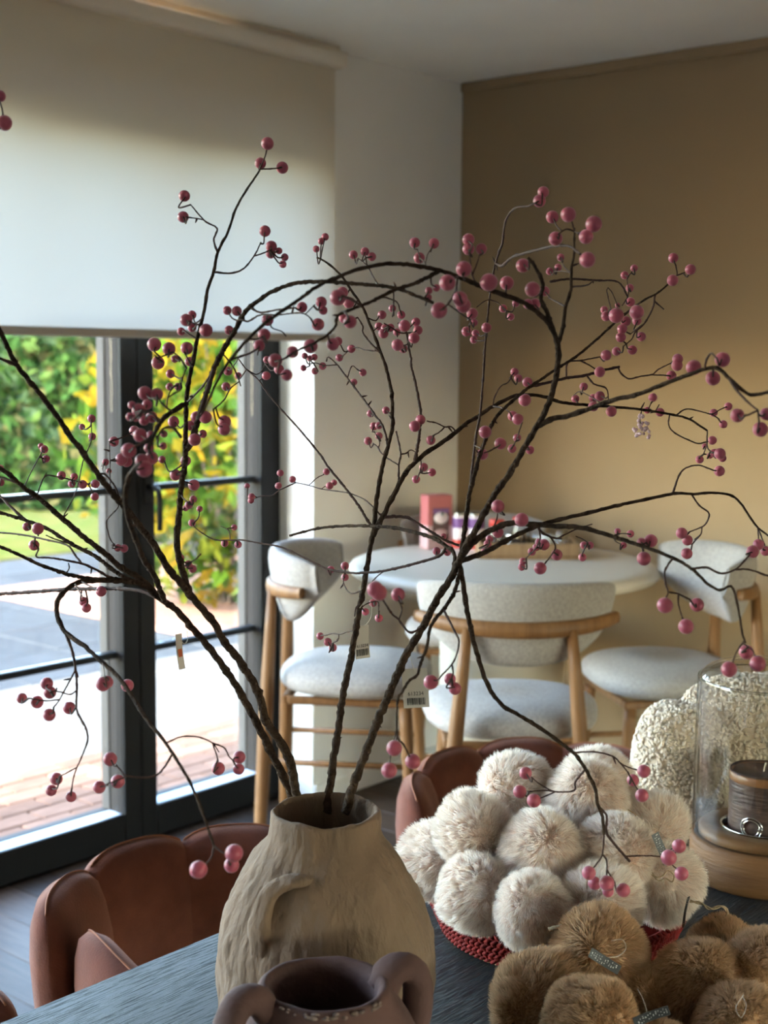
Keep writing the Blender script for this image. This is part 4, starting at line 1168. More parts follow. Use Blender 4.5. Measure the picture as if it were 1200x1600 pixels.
# ------------------------------------------------------------------ berry branches
# every path: kind, points "x,y ..." , depth at start (None = taken from the wood it grows from), depth at end, width in px at start / end
BR_ = {
'left_tall': ('tall dark branch with pink berries leaning to the upper left in the vase', [
 ('stem', '472,1262 462,1235 450,1180 416,1127 403,1082 375,1034 349,1000 326,962 296,929 282,910 262,887 240,850 220,825 197,795 175,770 150,737 125,700 110,682 82,640 50,600 27,572 15,550 0,517 -25,470 -40,380 -22,270 -10,210', 1.66, 1.40, 15, 6),
 ('stem', '296,929 287,900 281,875 276,842 280,805 283,763 288,733 290,707 290,680 291,630 295,597 300,573 308,530 315,503 320,480 325,450 334,425 340,395 357,360 367,330 380,305 400,275 406,266', None, 1.58, 12, 3),
 ('twig', '27,572 15,566 0,560 -25,545', None, 1.40, 6, 4),
 ('twig', '334,425 360,427 380,420 397,400 408,378', None, 1.60, 3.5, 2),
 ('twig', '397,400 410,396 424,390', None, 1.60, 2.5, 2),
 ('twig', '340,395 334,375 339,357 320,345 298,320', None, 1.58, 3.5, 2),
 ('twig', '320,345 305,341 290,339', None, 1.58, 2, 2),
 ('twig', '406,266 414,245 417,232', None, 1.58, 2.5, 2),
 ('twig', '406,266 420,264 434,263', None, 1.58, 2.5, 2),
 ('twig', '282,683 275,673 268,668 255,670 245,685', 1.46, 1.32, 5, 3),
 ('twig', '290,707 297,695 305,670 315,640 333,580 350,545 367,517 380,493 390,480 423,457 460,443 500,440 537,442 577,445 617,450 650,462 677,473', None, 1.42, 10, 5),
 ('twig', '291,627 317,603 333,577', None, 1.50, 4, 3),
 ('twig', '333,577 325,605 313,640 308,655', None, 1.46, 4, 3),
 ('twig', '367,517 373,500 388,502 407,492 433,492 463,489 477,491 488,500', None, 1.42, 4, 2),
 ('twig', '390,480 407,488 433,484 462,481', None, 1.45, 4, 2.5),
 ('twig', '477,491 484,484 492,476', None, 1.44, 2, 2),
 ('twig', '291,627 267,645 252,658 240,680 232,700', None, 1.27, 9, 6),
 ('twig', '267,645 255,632 246,620', None, 1.32, 4, 2),
 ('twig', '252,658 235,645 222,640', None, 1.28, 4, 3),
 ('twig', '240,680 225,690 208,700', None, 1.24, 5, 3),
 ('twig', '255,640 262,622 268,608 280,600', None, 1.50, 2.5, 2),
 ('twig', '262,622 272,615 283,608 284,595 291,575', None, 1.54, 2.5, 2),
 ('twig', '291,575 282,560 270,550', None, 1.46, 3, 2),
 ('twig', '270,550 256,556 246,560', None, 1.46, 3, 2),
 ('twig', '300,573 292,558 288,550', None, 1.48, 3, 2),
 ('twig', '312,512 305,506 297,502', None, 1.46, 3, 2),
 ('twig', '150,737 165,742 182,765 185,790 172,806 166,817 172,842 180,852', None, 1.60, 3, 2),
 ('twig', '165,742 160,734 163,726', None, 1.60, 2, 1.5),
 ('twig', '172,765 172,725 171,690', None, 1.58, 2, 1.5),
 ('twig', '182,765 165,762 152,762', None, 1.62, 2, 1.5),
 ('twig', '283,776 290,782 296,786', None, 1.56, 2.5, 2),
 ('twig', '278,868 286,876 292,880 304,875 314,865', None, 1.58, 2.5, 2),
 ('twig', '288,733 282,736 278,740', None, 1.45, 3, 2),
 ('twig', '372,560 366,570 360,578', 1.62, 1.66, 2, 1.5),
 ('twig', '340,545 362,570 372,590 376,603', None, 1.64, 3, 2),
 ('twig', '333,640 350,625 360,607 374,596', 1.48, 1.62, 3, 2),
]),
'left_low': ('dark branch with pink berries spreading low to the left in the vase', [
 ('stem', '462,1262 448,1225 424,1176 390,1109 369,1071 356,1052 326,1011 296,977 275,953 250,935 220,905 190,887 160,862 132,840 97,810 57,775 37,762 15,742 0,732 -30,712', 1.67, 1.62, 14, 7),
 ('stem', '250,935 220,912 180,907 140,907 117,912 100,925 89,942 91,965 102,987 135,1012 160,1035 187,1060 210,1094 229,1124 244,1142 259,1161 281,1195 300,1229 319,1277 332,1315 336,1326', None, 1.33, 10, 4),
 ('twig', '37,764 20,752 0,745 -25,735', None, 1.64, 4, 3),
 ('twig', '230,913 190,900 150,870 112,850 75,827 37,812 0,801 -25,795', None, 1.72, 8, 5),
 ('twig', '37,812 15,790 0,775 -20,760', None, 1.75, 5, 4),
 ('twig', '200,908 172,902 150,890 125,880 82,872 57,870 60,857 50,847', None, 1.55, 5, 2.5),
 ('twig', '127,880 117,867 105,852 75,844 37,836 0,832 -25,830', None, 1.72, 3.5, 2.5),
 ('twig', '172,907 140,904 105,897 62,882 30,867 0,854 -25,843', None, 1.58, 7, 5),
 ('twig', '105,897 108,888 107,880', None, 1.58, 2.5, 2),
 ('twig', '262,944 225,925 190,920 150,920 100,921 50,925 0,928 -25,930', None, 1.85, 6, 5),
 ('twig', '112,850 85,842 72,836', None, 1.60, 2.5, 2),
 ('twig', '262,940 240,897 225,875 207,830 197,795 196,765 203,740', None, 1.27, 9, 8),
 ('twig', '203,740 212,728 220,722', None, 1.24, 6, 3),
 ('twig', '101,987 114,1022 120,1067 120,1109 133,1135 137,1156 127,1184 120,1199', None, 1.44, 5, 2.5),
 ('twig', '116,1048 99,1082 92,1095 84,1105', None, 1.44, 3, 2),
 ('twig', '99,1082 85,1080 78,1082', None, 1.44, 2.5, 2),
 ('twig', '92,1095 72,1095 45,1091', None, 1.44, 2.5, 2),
 ('twig', '120,1079 110,1085 97,1082', None, 1.45, 2.5, 2),
 ('twig', '120,1199 105,1207 92,1214', None, 1.46, 2.5, 2),
 ('twig', '120,1199 115,1215 112,1234', None, 1.46, 2.5, 2),
 ('twig', '160,1037 163,1048 164,1060', None, 1.40, 2, 1.5),
 ('twig', '257,1158 285,1151 311,1152 332,1161 342,1175', None, 1.46, 3, 2),
 ('twig', '332,1161 338,1178 341,1190', None, 1.46, 2.5, 2),
 ('twig', '332,1161 350,1168 358,1182 366,1190', None, 1.46, 3, 2),
 ('twig', '266,1182 258,1197 246,1210 225,1215 197,1212 190,1205 180,1194', None, 1.38, 4, 2),
 ('twig', '197,1212 186,1218 165,1226', None, 1.38, 3, 2),
 ('twig', '334,1320 345,1330 356,1336', None, 1.32, 4, 2.5),
 ('twig', '334,1322 330,1340 320,1352', None, 1.32, 4, 2.5),
 ('twig', '120,911 125,925 130,934', None, 1.48, 3, 2),
 ('twig', '130,908 145,918 152,922', None, 1.50, 3, 2),
 ('twig', '57,775 70,745 90,745 112,750 140,757', None, 1.86, 2.5, 2),
 ('twig', '37,762 50,735 66,705', None, 1.84, 2, 1.5),
 ('twig', '97,810 118,770 130,720 142,690 143,660', None, 1.80, 2, 1.5),
]),
'centre': ('upright middle branch with pink berries, a white price tag tied low on it', [
 ('stem', '511,1270 513,1245 516,1225 527,1147 537,1080 548,1030 560,960 570,907 577,863 583,833 586,815 587,790 597,730 598,727 607,693 613,667 613,640 612,615 607,590 602,570 597,557 587,530 578,507 570,487 562,472 550,455 535,433 520,418 507,408 495,402', 1.66, 1.84, 14, 3),
 ('stem', '583,835 600,803 617,770 633,740 648,723 665,708 690,692 713,675 728,663 747,650 770,635 793,623 807,618 827,617 850,620 880,629 917,633 960,636 995,639 1029,644 1056,649 1077,655 1105,673', None, 1.84, 9, 3),
 ('twig', '584,825 577,817 560,790 540,763 513,730 500,710 467,670 437,637 417,613 403,593 385,577 372,560', None, 1.86, 5, 2),
 ('twig', '403,593 414,588', None, 1.86, 2, 1.5),
 ('twig', '385,577 400,585 410,578 414,568', None, 1.86, 2, 1.5),
 ('twig', '604,695 602,677 595,660 588,652 580,640 565,620 540,587 527,570 513,558 510,565', None, 1.88, 4, 2),
 ('twig', '527,572 507,571 493,567 484,569', None, 1.88, 2, 1.5),
 ('twig', '597,557 580,537 567,520 567,510 559,496', None, 1.84, 4, 2),
 ('twig', '588,555 570,547 560,543 549,545 536,556', None, 1.88, 2, 1.5),
 ('twig', '545,590 550,572 558,577', None, 1.88, 2, 1.5),
 ('twig', '622,757 623,743 623,727 626,710 622,687 619,674', None, 1.82, 4, 2.5),
 ('twig', '622,727 607,717 595,707 590,698 582,692', None, 1.84, 2.5, 2),
 ('twig', '590,698 593,690 585,675', None, 1.84, 2, 1.5),
 ('twig', '626,712 635,708 642,703 650,707', None, 1.82, 2.5, 1.5),
 ('twig', '644,726 652,700 655,680 657,655 657,640 650,603 643,573 642,560 638,540 636,523 630,505', None, 1.74, 6, 3),
 ('twig', '636,523 625,520 612,512 600,505', None, 1.70, 2.5, 2),
 ('twig', '638,535 632,540 626,542', None, 1.66, 2.5, 2),
 ('twig', '714,675 705,667 695,667 682,661 667,658', None, 1.70, 2.5, 2),
 ('twig', '695,667 687,675 676,681', None, 1.72, 2.5, 2),
 ('twig', '655,712 658,722 656,738', None, 1.82, 2, 1.5),
 ('twig', '772,637 773,620 783,603 793,598 800,588', None, 1.80, 2.5, 1.5),
 ('twig', '767,640 787,638 797,645', None, 1.72, 3, 2),
 ('twig', '807,619 815,624', None, 1.70, 3, 2),
 ('twig', '1056,649 1073,639 1099,644 1112,647 1125,640 1134,636', None, 1.86, 2.5, 1.5),
 ('twig', '1112,647 1124,655', None, 1.86, 2, 1.5),
 ('twig', '1041,647 1045,665 1055,677 1077,688 1091,693 1105,690', None, 1.84, 2.5, 2),
 ('twig', '1101,673 1105,697 1110,705 1118,708', None, 1.80, 2.5, 2),
 ('twig', '1105,697 1098,712', None, 1.84, 2, 1.5),
 ('twig', '1020,642 1030,632', None, 1.84, 2, 1.5),
 ('twig', '1010,641 1018,628', None, 1.84, 1.5, 1.5),
 ('twig', '592,807 573,783 550,772 537,769 502,764 485,759 462,754', None, 1.92, 2.5, 1.5),
 ('twig', '502,764 512,757', None, 1.92, 1.5, 1.5),
 ('twig', '485,759 495,747 505,742', None, 1.92, 1.5, 1.5),
 ('twig', '462,754 445,762 435,767 425,774 410,775 398,778', None, 1.94, 2, 1.5),
 ('twig', '437,766 436,752', None, 1.94, 1.5, 1.5),
 ('twig', '552,985 540,988 532,991 520,990 508,993', None, 1.78, 2, 1.5),
 ('twig', '532,991 528,1000 518,1006', None, 1.78, 2, 1.5),
 ('twig', '566,922 548,927 537,912 538,895', None, 1.80, 2.5, 1.5),
 ('twig', '562,945 556,950 554,963', None, 1.66, 2.5, 2),
 ('twig', '562,950 572,944 590,940 592,955', None, 1.78, 2, 1.5),
 ('twig', '603,805 633,808 653,818 677,833 697,845 717,852', None, 1.72, 5, 4),
]),
'right': ('strong right-hand branch whose pink berries arch over the cream pompoms', [
 ('stem', '540,1270 548,1240 552,1227 573,1173 593,1120 613,1073 633,1027 660,980 683,937 710,893 720,870 730,850 745,825 760,795 777,767 796,740 813,710 827,687 842,662 853,640 863,613 870,582 872,545 862,512 842,490 812,470 782,459 750,447 715,432 667,418 610,412 563,420 530,432 497,447 460,473 417,503 385,533 363,558 342,590 323,632 310,655', 1.64, 1.34, 15, 4),
 ('stem', '842,662 867,653 880,652 920,639 960,625 1000,615 1040,599 1072,587 1101,577 1120,575 1136,588 1157,607 1173,617 1200,613 1225,605', None, 1.33, 9, 5),
 ('stem', '872,540 879,514 884,479 892,453 893,421 897,395 898,356', None, 1.50, 7, 3),
 ('stem', '720,875 760,862 800,840 830,826 855,817 885,809 925,800 960,791 1005,781 1055,771 1080,772 1117,770 1144,775 1160,790 1180,820 1200,837', None, 1.72, 9, 3),
 ('stem', '720,872 742,845 770,827 800,817 830,819 872,822 910,825 937,832 975,844 1020,859 1060,876 1085,892 1105,912 1125,922 1142,916 1150,935 1156,965 1160,990 1165,1005', None, 1.40, 11, 3),
 ('stem', '720,880 722,900 725,925 732,965 742,1010 760,1066 783,1100 817,1121 853,1144 899,1179 919,1210 930,1233 934,1256 941,1276 944,1304', None, 1.52, 9, 5),
 ('twig', '722,868 727,820 733,775 742,740 750,710 767,667 783,643 823,608 847,592 867,578 900,557 933,530 960,505 1000,473 1027,458 1043,445 1050,440', None, 1.74, 8, 3),
 ('twig', '724,850 731,790 739,723 743,685 750,648 755,590 758,540 762,495 765,465 772,420 776,408', None, 1.84, 5, 3),
 ('twig', '710,895 710,867 693,850 667,837 617,825 577,822 533,822 490,827 453,837', None, 1.80, 7, 4),
 ('twig', '697,850 687,868 650,880 600,892 567,895 550,895 512,889 475,871 445,857 422,851 407,849 380,844 360,844 332,842 304,824 302,818', None, 1.82, 5, 2),
 ('twig', '360,844 357,829 345,822', None, 1.82, 2, 1.5),
 ('twig', '600,892 590,900 582,908', None, 1.78, 2.5, 2),
 ('twig', '865,515 855,490 845,465 848,443 835,415 825,403', None, 1.42, 8, 5),
 ('twig', '860,440 890,436 931,438 966,441 981,464', 1.60, 1.76, 4, 2.5),
 ('twig', '892,453 916,446 927,439', None, 1.66, 3.5, 2),
 ('twig', '884,477 857,465', None, 1.55, 4, 2),
 ('twig', '893,430 884,420 878,410', None, 1.70, 2, 1.5),
 ('twig', '893,421 880,424 866,424', None, 1.70, 2, 1.5),
 ('twig', '898,360 885,358 872,366', None, 1.46, 3, 2),
 ('twig', '898,356 893,345', None, 1.46, 3, 2),
 ('twig', '898,362 906,366', None, 1.46, 3, 2),
 ('twig', '775,410 785,415 800,402 815,397 840,390 870,384 890,385 907,397', None, 1.40, 5, 4),
 ('twig', '775,410 780,392 785,380 790,345 805,325 825,322 838,316', None, 1.46, 4, 3),
 ('twig', '750,447 738,430 735,408 733,396', None, 1.44, 3, 2),
 ('twig', '738,430 746,410 750,396', None, 1.44, 3, 2),
 ('twig', '725,435 722,428', None, 1.32, 4, 3),
 ('twig', '715,432 705,438', None, 1.32, 4, 3),
 ('twig', '715,432 712,455 700,475 692,482', None, 1.30, 4, 3),
 ('twig', '712,455 718,462', None, 1.30, 4, 3),
 ('twig', '700,475 720,490 735,500 733,508', None, 1.62, 3, 2),
 ('twig', '765,470 755,472 745,480', None, 1.74, 2, 1.5),
 ('twig', '765,470 776,472 784,478 793,488', None, 1.80, 2, 1.5),
 ('twig', '665,418 662,408 655,403', None, 1.50, 3, 2),
 ('twig', '664,412 668,398 676,386', None, 1.52, 2, 1.5),
 ('twig', '657,400 652,390', None, 1.52, 2, 1.5),
 ('twig', '615,452 600,447 590,443 578,423 573,412 571,400', 1.58, 1.66, 3, 2),
 ('twig', '575,416 560,404', None, 1.66, 2, 1.5),
 ('twig', '690,428 650,442 617,453 583,470 563,478 537,488 527,495 524,510 510,525 497,532 490,538', None, 1.36, 7, 4),
 ('twig', '563,478 553,470 545,466 535,462', None, 1.30, 5, 4),
 ('twig', '537,488 545,498', None, 1.32, 4, 3),
 ('twig', '617,453 615,477 613,495', None, 1.68, 3, 2),
 ('twig', '587,455 602,465 620,472 625,485', None, 1.70, 3, 2),
 ('twig', '417,503 425,512 440,518 447,525', None, 1.44, 2.5, 2),
 ('twig', '385,533 400,530 410,526', None, 1.38, 3, 2),
 ('twig', '363,558 390,552 405,543', None, 1.38, 4, 3),
 ('twig', '490,538 470,545 460,550', None, 1.36, 4, 3),
 ('twig', '460,550 448,558 438,563', None, 1.34, 4, 3),
 ('twig', '1101,577 1103,564 1111,552 1120,560', None, 1.34, 4, 3),
 ('twig', '1140,592 1149,607 1168,628 1184,641', None, 1.32, 5, 3),
 ('twig', '1184,641 1170,648 1162,649', None, 1.32, 3, 3),
 ('twig', '1184,641 1186,658', None, 1.32, 3, 3),
 ('twig', '825,606 833,603 860,597 875,593 888,590 912,587 941,579 968,573', 1.70, 1.74, 5, 4),
 ('twig', '965,574 970,583 983,592 1000,588 1019,585 1029,577 1051,566', None, 1.74, 3, 2),
 ('twig', '1019,585 1032,586 1044,587', None, 1.74, 2, 2),
 ('twig', '916,588 928,600 947,607 951,625', None, 1.72, 3, 2),
 ('twig', '887,590 887,567 909,563 925,560 940,557', None, 1.74, 3, 2),
 ('twig', '909,563 920,570 930,577', None, 1.74, 2.5, 2),
 ('twig', '936,628 920,618 905,612 896,618', 1.62, 1.76, 2, 1.5),
 ('twig', '1024,462 1020,481 1007,505 992,520 987,530 974,541', None, 1.76, 3.5, 2),
 ('twig', '1022,470 1037,483', None, 1.76, 3, 2),
 ('twig', '1007,505 998,512 985,522', None, 1.76, 2, 1.5),
 ('twig', '960,505 948,453 955,455 965,478', 1.72, 1.78, 2, 1.5),
 ('twig', '1000,473 985,485 975,490', None, 1.60, 3, 2),
 ('twig', '981,464 972,478', None, 1.76, 2, 1.5),
 ('twig', '981,464 982,452 980,436 988,424', None, 1.78, 2, 1.5),
 ('twig', '1043,445 1052,432 1058,430 1056,415', None, 1.74, 2.5, 2),
 ('twig', '1058,430 1070,426', None, 1.74, 2.5, 2),
 ('twig', '1056,769 1061,743 1072,731 1091,727 1105,731 1115,735', None, 1.70, 3.5, 2),
 ('twig', '1082,773 1092,789 1107,801 1106,812 1099,822 1085,828 1075,832', None, 1.72, 3, 2),
 ('twig', '1099,822 1095,835 1085,843', None, 1.72, 2.5, 2),
 ('twig', '1095,835 1080,852', None, 1.72, 2, 2),
 ('twig', '1180,822 1185,842', None, 1.68, 2.5, 2),
 ('twig', '1180,822 1190,840 1195,852', None, 1.68, 2.5, 2),
 ('twig', '1050,872 1039,892 1040,912 1044,925 1040,935', None, 1.42, 4, 2.5),
 ('twig', '1044,925 1060,928 1078,937', None, 1.42, 3, 2.5),
 ('twig', '1058,927 1060,945 1066,965', None, 1.42, 3, 2),
 ('twig', '1082,889 1105,887 1127,896 1150,889 1165,874 1172,866', None, 1.50, 4, 3),
 ('twig', '1150,889 1170,890 1200,900', None, 1.48, 3, 3),
 ('twig', '1000,851 1006,860', None, 1.50, 3, 2),
 ('twig', '1004,853 1010,848', None, 1.50, 3, 2),
 ('twig', '1162,1002 1150,1020 1145,1034', None, 1.38, 2.5, 2),
 ('twig', '1165,1005 1175,1015 1180,1026', None, 1.38, 2.5, 2),
 ('twig', '960,840 968,834 980,834', None, 1.72, 2, 1.5),
 ('twig', '955,836 962,846 970,850', None, 1.72, 2, 1.5),
 ('twig', '838,820 845,830 860,839 877,842', None, 1.58, 5, 3),
 ('twig', '872,838 900,827 925,819', None, 1.62, 3, 2),
 ('twig', '900,838 912,843 918,848', 1.62, 1.72, 2, 1.5),
 ('twig', '770,827 776,812 778,800', None, 1.56, 3, 2),
 ('twig', '800,817 808,815', None, 1.56, 3, 2),
 ('twig', '760,862 762,852', None, 1.70, 2, 1.5),
 ('twig', '845,826 844,842 836,858 822,872', None, 1.66, 2.5, 1.5),
 ('twig', '860,839 868,855 858,872 850,882', None, 1.58, 3, 2),
 ('twig', '910,1203 899,1222 897,1235 868,1237 845,1226 830,1214', None, 1.54, 3.5, 2),
 ('twig', '868,1237 850,1235 824,1237', None, 1.54, 2.5, 2),
 ('twig', '868,1238 852,1244 842,1248', None, 1.54, 2.5, 2),
 ('twig', '900,1179 930,1175 958,1182 970,1193 985,1200 996,1203', None, 1.56, 3, 2),
 ('twig', '970,1193 982,1208', None, 1.56, 3, 2),
 ('twig', '982,1208 994,1230 1000,1238', None, 1.56, 3, 2),
 ('twig', '940,1262 948,1275 947,1295 953,1310 984,1346', None, 1.56, 4, 4),
 ('twig', '981,1337 1012,1337 1032,1338 1040,1332 1052,1325', None, 1.58, 3, 2),
 ('twig', '1032,1338 1048,1350 1058,1358', None, 1.58, 2.5, 2),
 ('twig', '944,1304 941,1335 932,1350 925,1358', None, 1.52, 3.5, 2.5),
 ('twig', '941,1335 948,1345 948,1370', None, 1.52, 3, 2.5),
 ('twig', '948,1360 960,1378', None, 1.52, 3, 2.5),
 ('twig', '716,890 710,925 693,952 680,967 672,982 667,1010 656,1040 652,1055 639,1064 627,1083 622,1090 620,1119 621,1152 631,1164 640,1182', None, 1.40, 7, 3),
 ('twig', '621,1152 618,1160', None, 1.40, 3, 2),
 ('twig', '620,1140 612,1170 609,1192', None, 1.40, 2, 2),
 ('twig', '693,955 710,986 717,1001 714,1021 706,1038 690,1055', None, 1.42, 4, 2.5),
 ('twig', '706,1038 708,1050 706,1060', None, 1.42, 3, 2.5),
 ('twig', '663,980 640,988 622,967 613,960 600,940 593,930', None, 1.38, 4, 3),
 ('twig', '622,967 628,952 623,938', None, 1.38, 3, 2.5),
 ('twig', '745,695 752,700', None, 1.60, 2, 2),
 ('twig', '750,705 756,690 758,680', None, 1.60, 2, 2),
 ('twig', '756,708 766,704 774,699', 1.58, 1.58, 2, 2),
 ('twig', '816,660 812,672 808,684 803,695', 1.66, 1.74, 2, 1.5),
 ('twig', '820,698 826,700', 1.56, 1.68, 2, 2),
]),
}
BERRY = '''
0,150,9 7,192,12 418,224,10 407,255,9 441,262,9.5 414,361,9 424,385,9 423,396,8 436,392,5.5 445,402,6 442,413,6 288,306,9 286,339,9
494,389,5.5 502,377,5.5 508,370,6 241,538,11 264,545,10.5 292,544,10 247,567,10.5 273,561,6 296,565,7.5 266,584,7 265,604,6 278,604,6
291,500,10 300,492,7 300,512,7 283,518,6.5 322,516,10.5 355,485,7 370,486,8 358,516,7.5 356,580,7 372,587,5.5 353,604,7
226,614,11 245,616,10 206,633,6.5 203,651,6.5 217,641,11 230,632,8 237,652,9 225,657,8 212,652,7 210,673,8 219,680,11 236,680,7
201,704,12 190,718,10 198,721,9 232,700,7 237,716,10.5 222,720,11 226,733,13 271,659,9 256,678,6 255,697,6 253,718,6 178,690,8 165,722,5.5
307,652,9.5 321,652,10 298,665,8 304,687,10 317,678,6.5 351,659,10 350,671,9.5 143,654,6.5 144,682,6 128,667,5 64,697,5 69,702,6.5 72,717,6
96,743,7 116,745,6 112,756,6 129,757,7 149,756,7 148,776,6.5 170,736,4.5 1,754,6 1,731,5 274,742,9 290,720,8.5 303,758,9 302,780,6 295,789,6.5 290,794,5
300,817,6 312,795,5 281,872,7 294,882,6.5 301,889,6.5 351,849,6 372,851,6 366,824,5 517,890,6 539,884,6.5 539,902,6
42,823,7 59,826,9.5 53,852,8.5 184,856,6 194,857,6.5 158,924,8.5 131,940,7.5 135,950,7.5
310,1359,14 366,1333,14 362,1352,12 88,1217,10 80,1235,9 111,1245,8.5 73,1068,10 78,1082,10 58,1097,10 34,1091,8.5 77,1117,10 108,1106,10
161,1069,11.5 167,1066,10 199,1071,10 341,1201,10.5 374,1183,10 373,1202,9 172,1186,11 184,1221,11 155,1230,10
416,587,7 417,562,6 549,545,6.5 530,559,6 567,582,6 553,597,5.5 476,556,5 484,560,5 491,558,5.5 474,575,5 492,580,5.5 504,572,6
579,646,6 603,641,6 584,666,6.5 592,665,6 592,681,6 575,689,6.5 1115,645,6.5 1138,635,6.5 1130,663,6.5 1113,688,7 1101,697,4.5 1093,718,6.5 1116,708,7 1125,709,9 1129,716,6 1124,736,8.5 1109,712,5
1011,641,5.5 1031,644,7 1020,621,7 912,604,6.5 899,623,6.5 927,622,7 937,619,8 927,635,8 955,643,8.5
597,492,7 613,482,6 627,492,6.5 632,509,9.5 650,503,7 653,516,7.5 647,528,9 620,519,6 610,512,6.5 592,510,6.5 599,521,8 602,513,7 621,539,9.5 630,545,7
662,730,7 675,738,6.5 650,749,6.5 657,656,8 648,666,9 673,688,7.5 438,739,5.5 435,759,5.5 457,749,5.5 393,776,5.5 392,782,5 386,759,4.5 510,737,5.5 515,759,6 522,754,5
500,994,6 512,1003,6.5 520,1012,6.5 682,861,6.5 699,863,6 693,838,5 583,942,6.5 571,956,6 592,966,6.5 586,921,13 592,926,13 622,929,11
1084,574,12 1129,562,12 1114,591,11.5 1152,649,11 1188,671,12 1197,647,10 1059,561,8.5 1058,571,9 1049,587,8 947,555,8.5 963,549,7 937,581,8.5 988,547,7.5 970,527,8 972,514,8 1002,526,7.5
1052,403,8 1079,421,8.5 1051,438,9 991,419,6 976,430,6.5 984,450,6.5 985,472,7.5 963,493,12 995,488,11.5 947,494,8 944,484,6 965,477,4 978,502,8 995,501,7.5
876,402,6 872,418,6 859,424,6 863,339,10 888,335,12 928,350,13 916,370,11.5 868,373,11 918,406,12.5 849,300,9 843,314,10 817,415,11
699,442,13 686,485,13 719,467,12 724,477,12 725,420,12.5 764,441,14 792,442,11 832,452,12 851,455,8 825,475,8 836,475,9 732,374,9.5 732,389,9.5 752,389,9
670,454,6 682,450,6 669,465,6 738,490,9 741,504,6 729,518,8 743,521,6 740,531,6 760,512,8 786,482,6.5 798,495,6 806,474,6 678,380,8.5 648,379,8.5 655,403,9 552,398,7 570,393,7 581,401,7
485,541,11.5 520,538,10 528,533,7 497,507,10 472,480,8.5 502,472,9 505,485,7 528,465,13 535,457,9 545,473,9 547,503,10.5 537,497,8 457,550,9.5 430,563,11 436,577,8 448,586,9 413,523,10 405,540,9 418,500,9.5
1065,833,9 1074,844,8.5 1073,865,9 1185,851,9 1176,862,10 1196,861,8 1166,1019,11.5 1139,1046,12.5 1184,1037,12.5 1017,845,10.5 1006,873,11 1002,847,7 974,852,5.5 985,834,6 965,830,5 912,852,6 922,852,6 910,871,6.5
1039,946,12.5 1089,945,11 1072,979,12 778,791,10.5 815,812,11 778,832,9 765,842,6 762,850,6.5 757,862,6 842,847,6 850,851,9 838,855,6 831,862,6.5 817,877,6 815,886,6 844,888,10 870,867,9
821,1208,10 812,1237,10.5 834,1251,11 1006,1205,10.5 989,1219,9.5 1003,1243,10.5 1061,1322,11 1045,1340,12.5 1065,1365,11 920,1364,11 929,1380,10.5 948,1380,12 950,1393,9 974,1391,11
616,1169,12.5 645,1190,12 608,1204,12.5 673,1066,11.5 703,1061,9.5 711,1076,10 804,581,6.5 810,591,6.5 824,597,8 820,625,10 801,650,8 809,655,9 758,675,10 754,710,9 782,693,9.5 808,684,6.5 800,701,7 828,703,7
'''
berries = [tuple(map(float, q.split(','))) for q in BERRY.split()]
bm_prof = [(0, -.985), (.18, -.97), (.42, -.905), (.62, -.78), (.80, -.58), (.93, -.33), (.995, -.05), (.985, .22), (.90, .48), (.75, .68), (.55, .83), (.34, .915), (.20, .93), (.10, .90), (0, .87)]
BM = mesh('berry', *lathe(bm_prof, 22)); BM.materials.append(MATS['berry_skin'])
VM = np.array([VX, VY, TBZ + .2])
def dr(r):
    return float(np.interp(r, [4.5, 5.5, 7, 9, 11, 13, 16], [1.98, 1.92, 1.84, 1.66, 1.48, 1.33, 1.16]))
SAMP = []          # (branch, x, y, d)
BOBJ = {}
gb = np.random.default_rng(21)
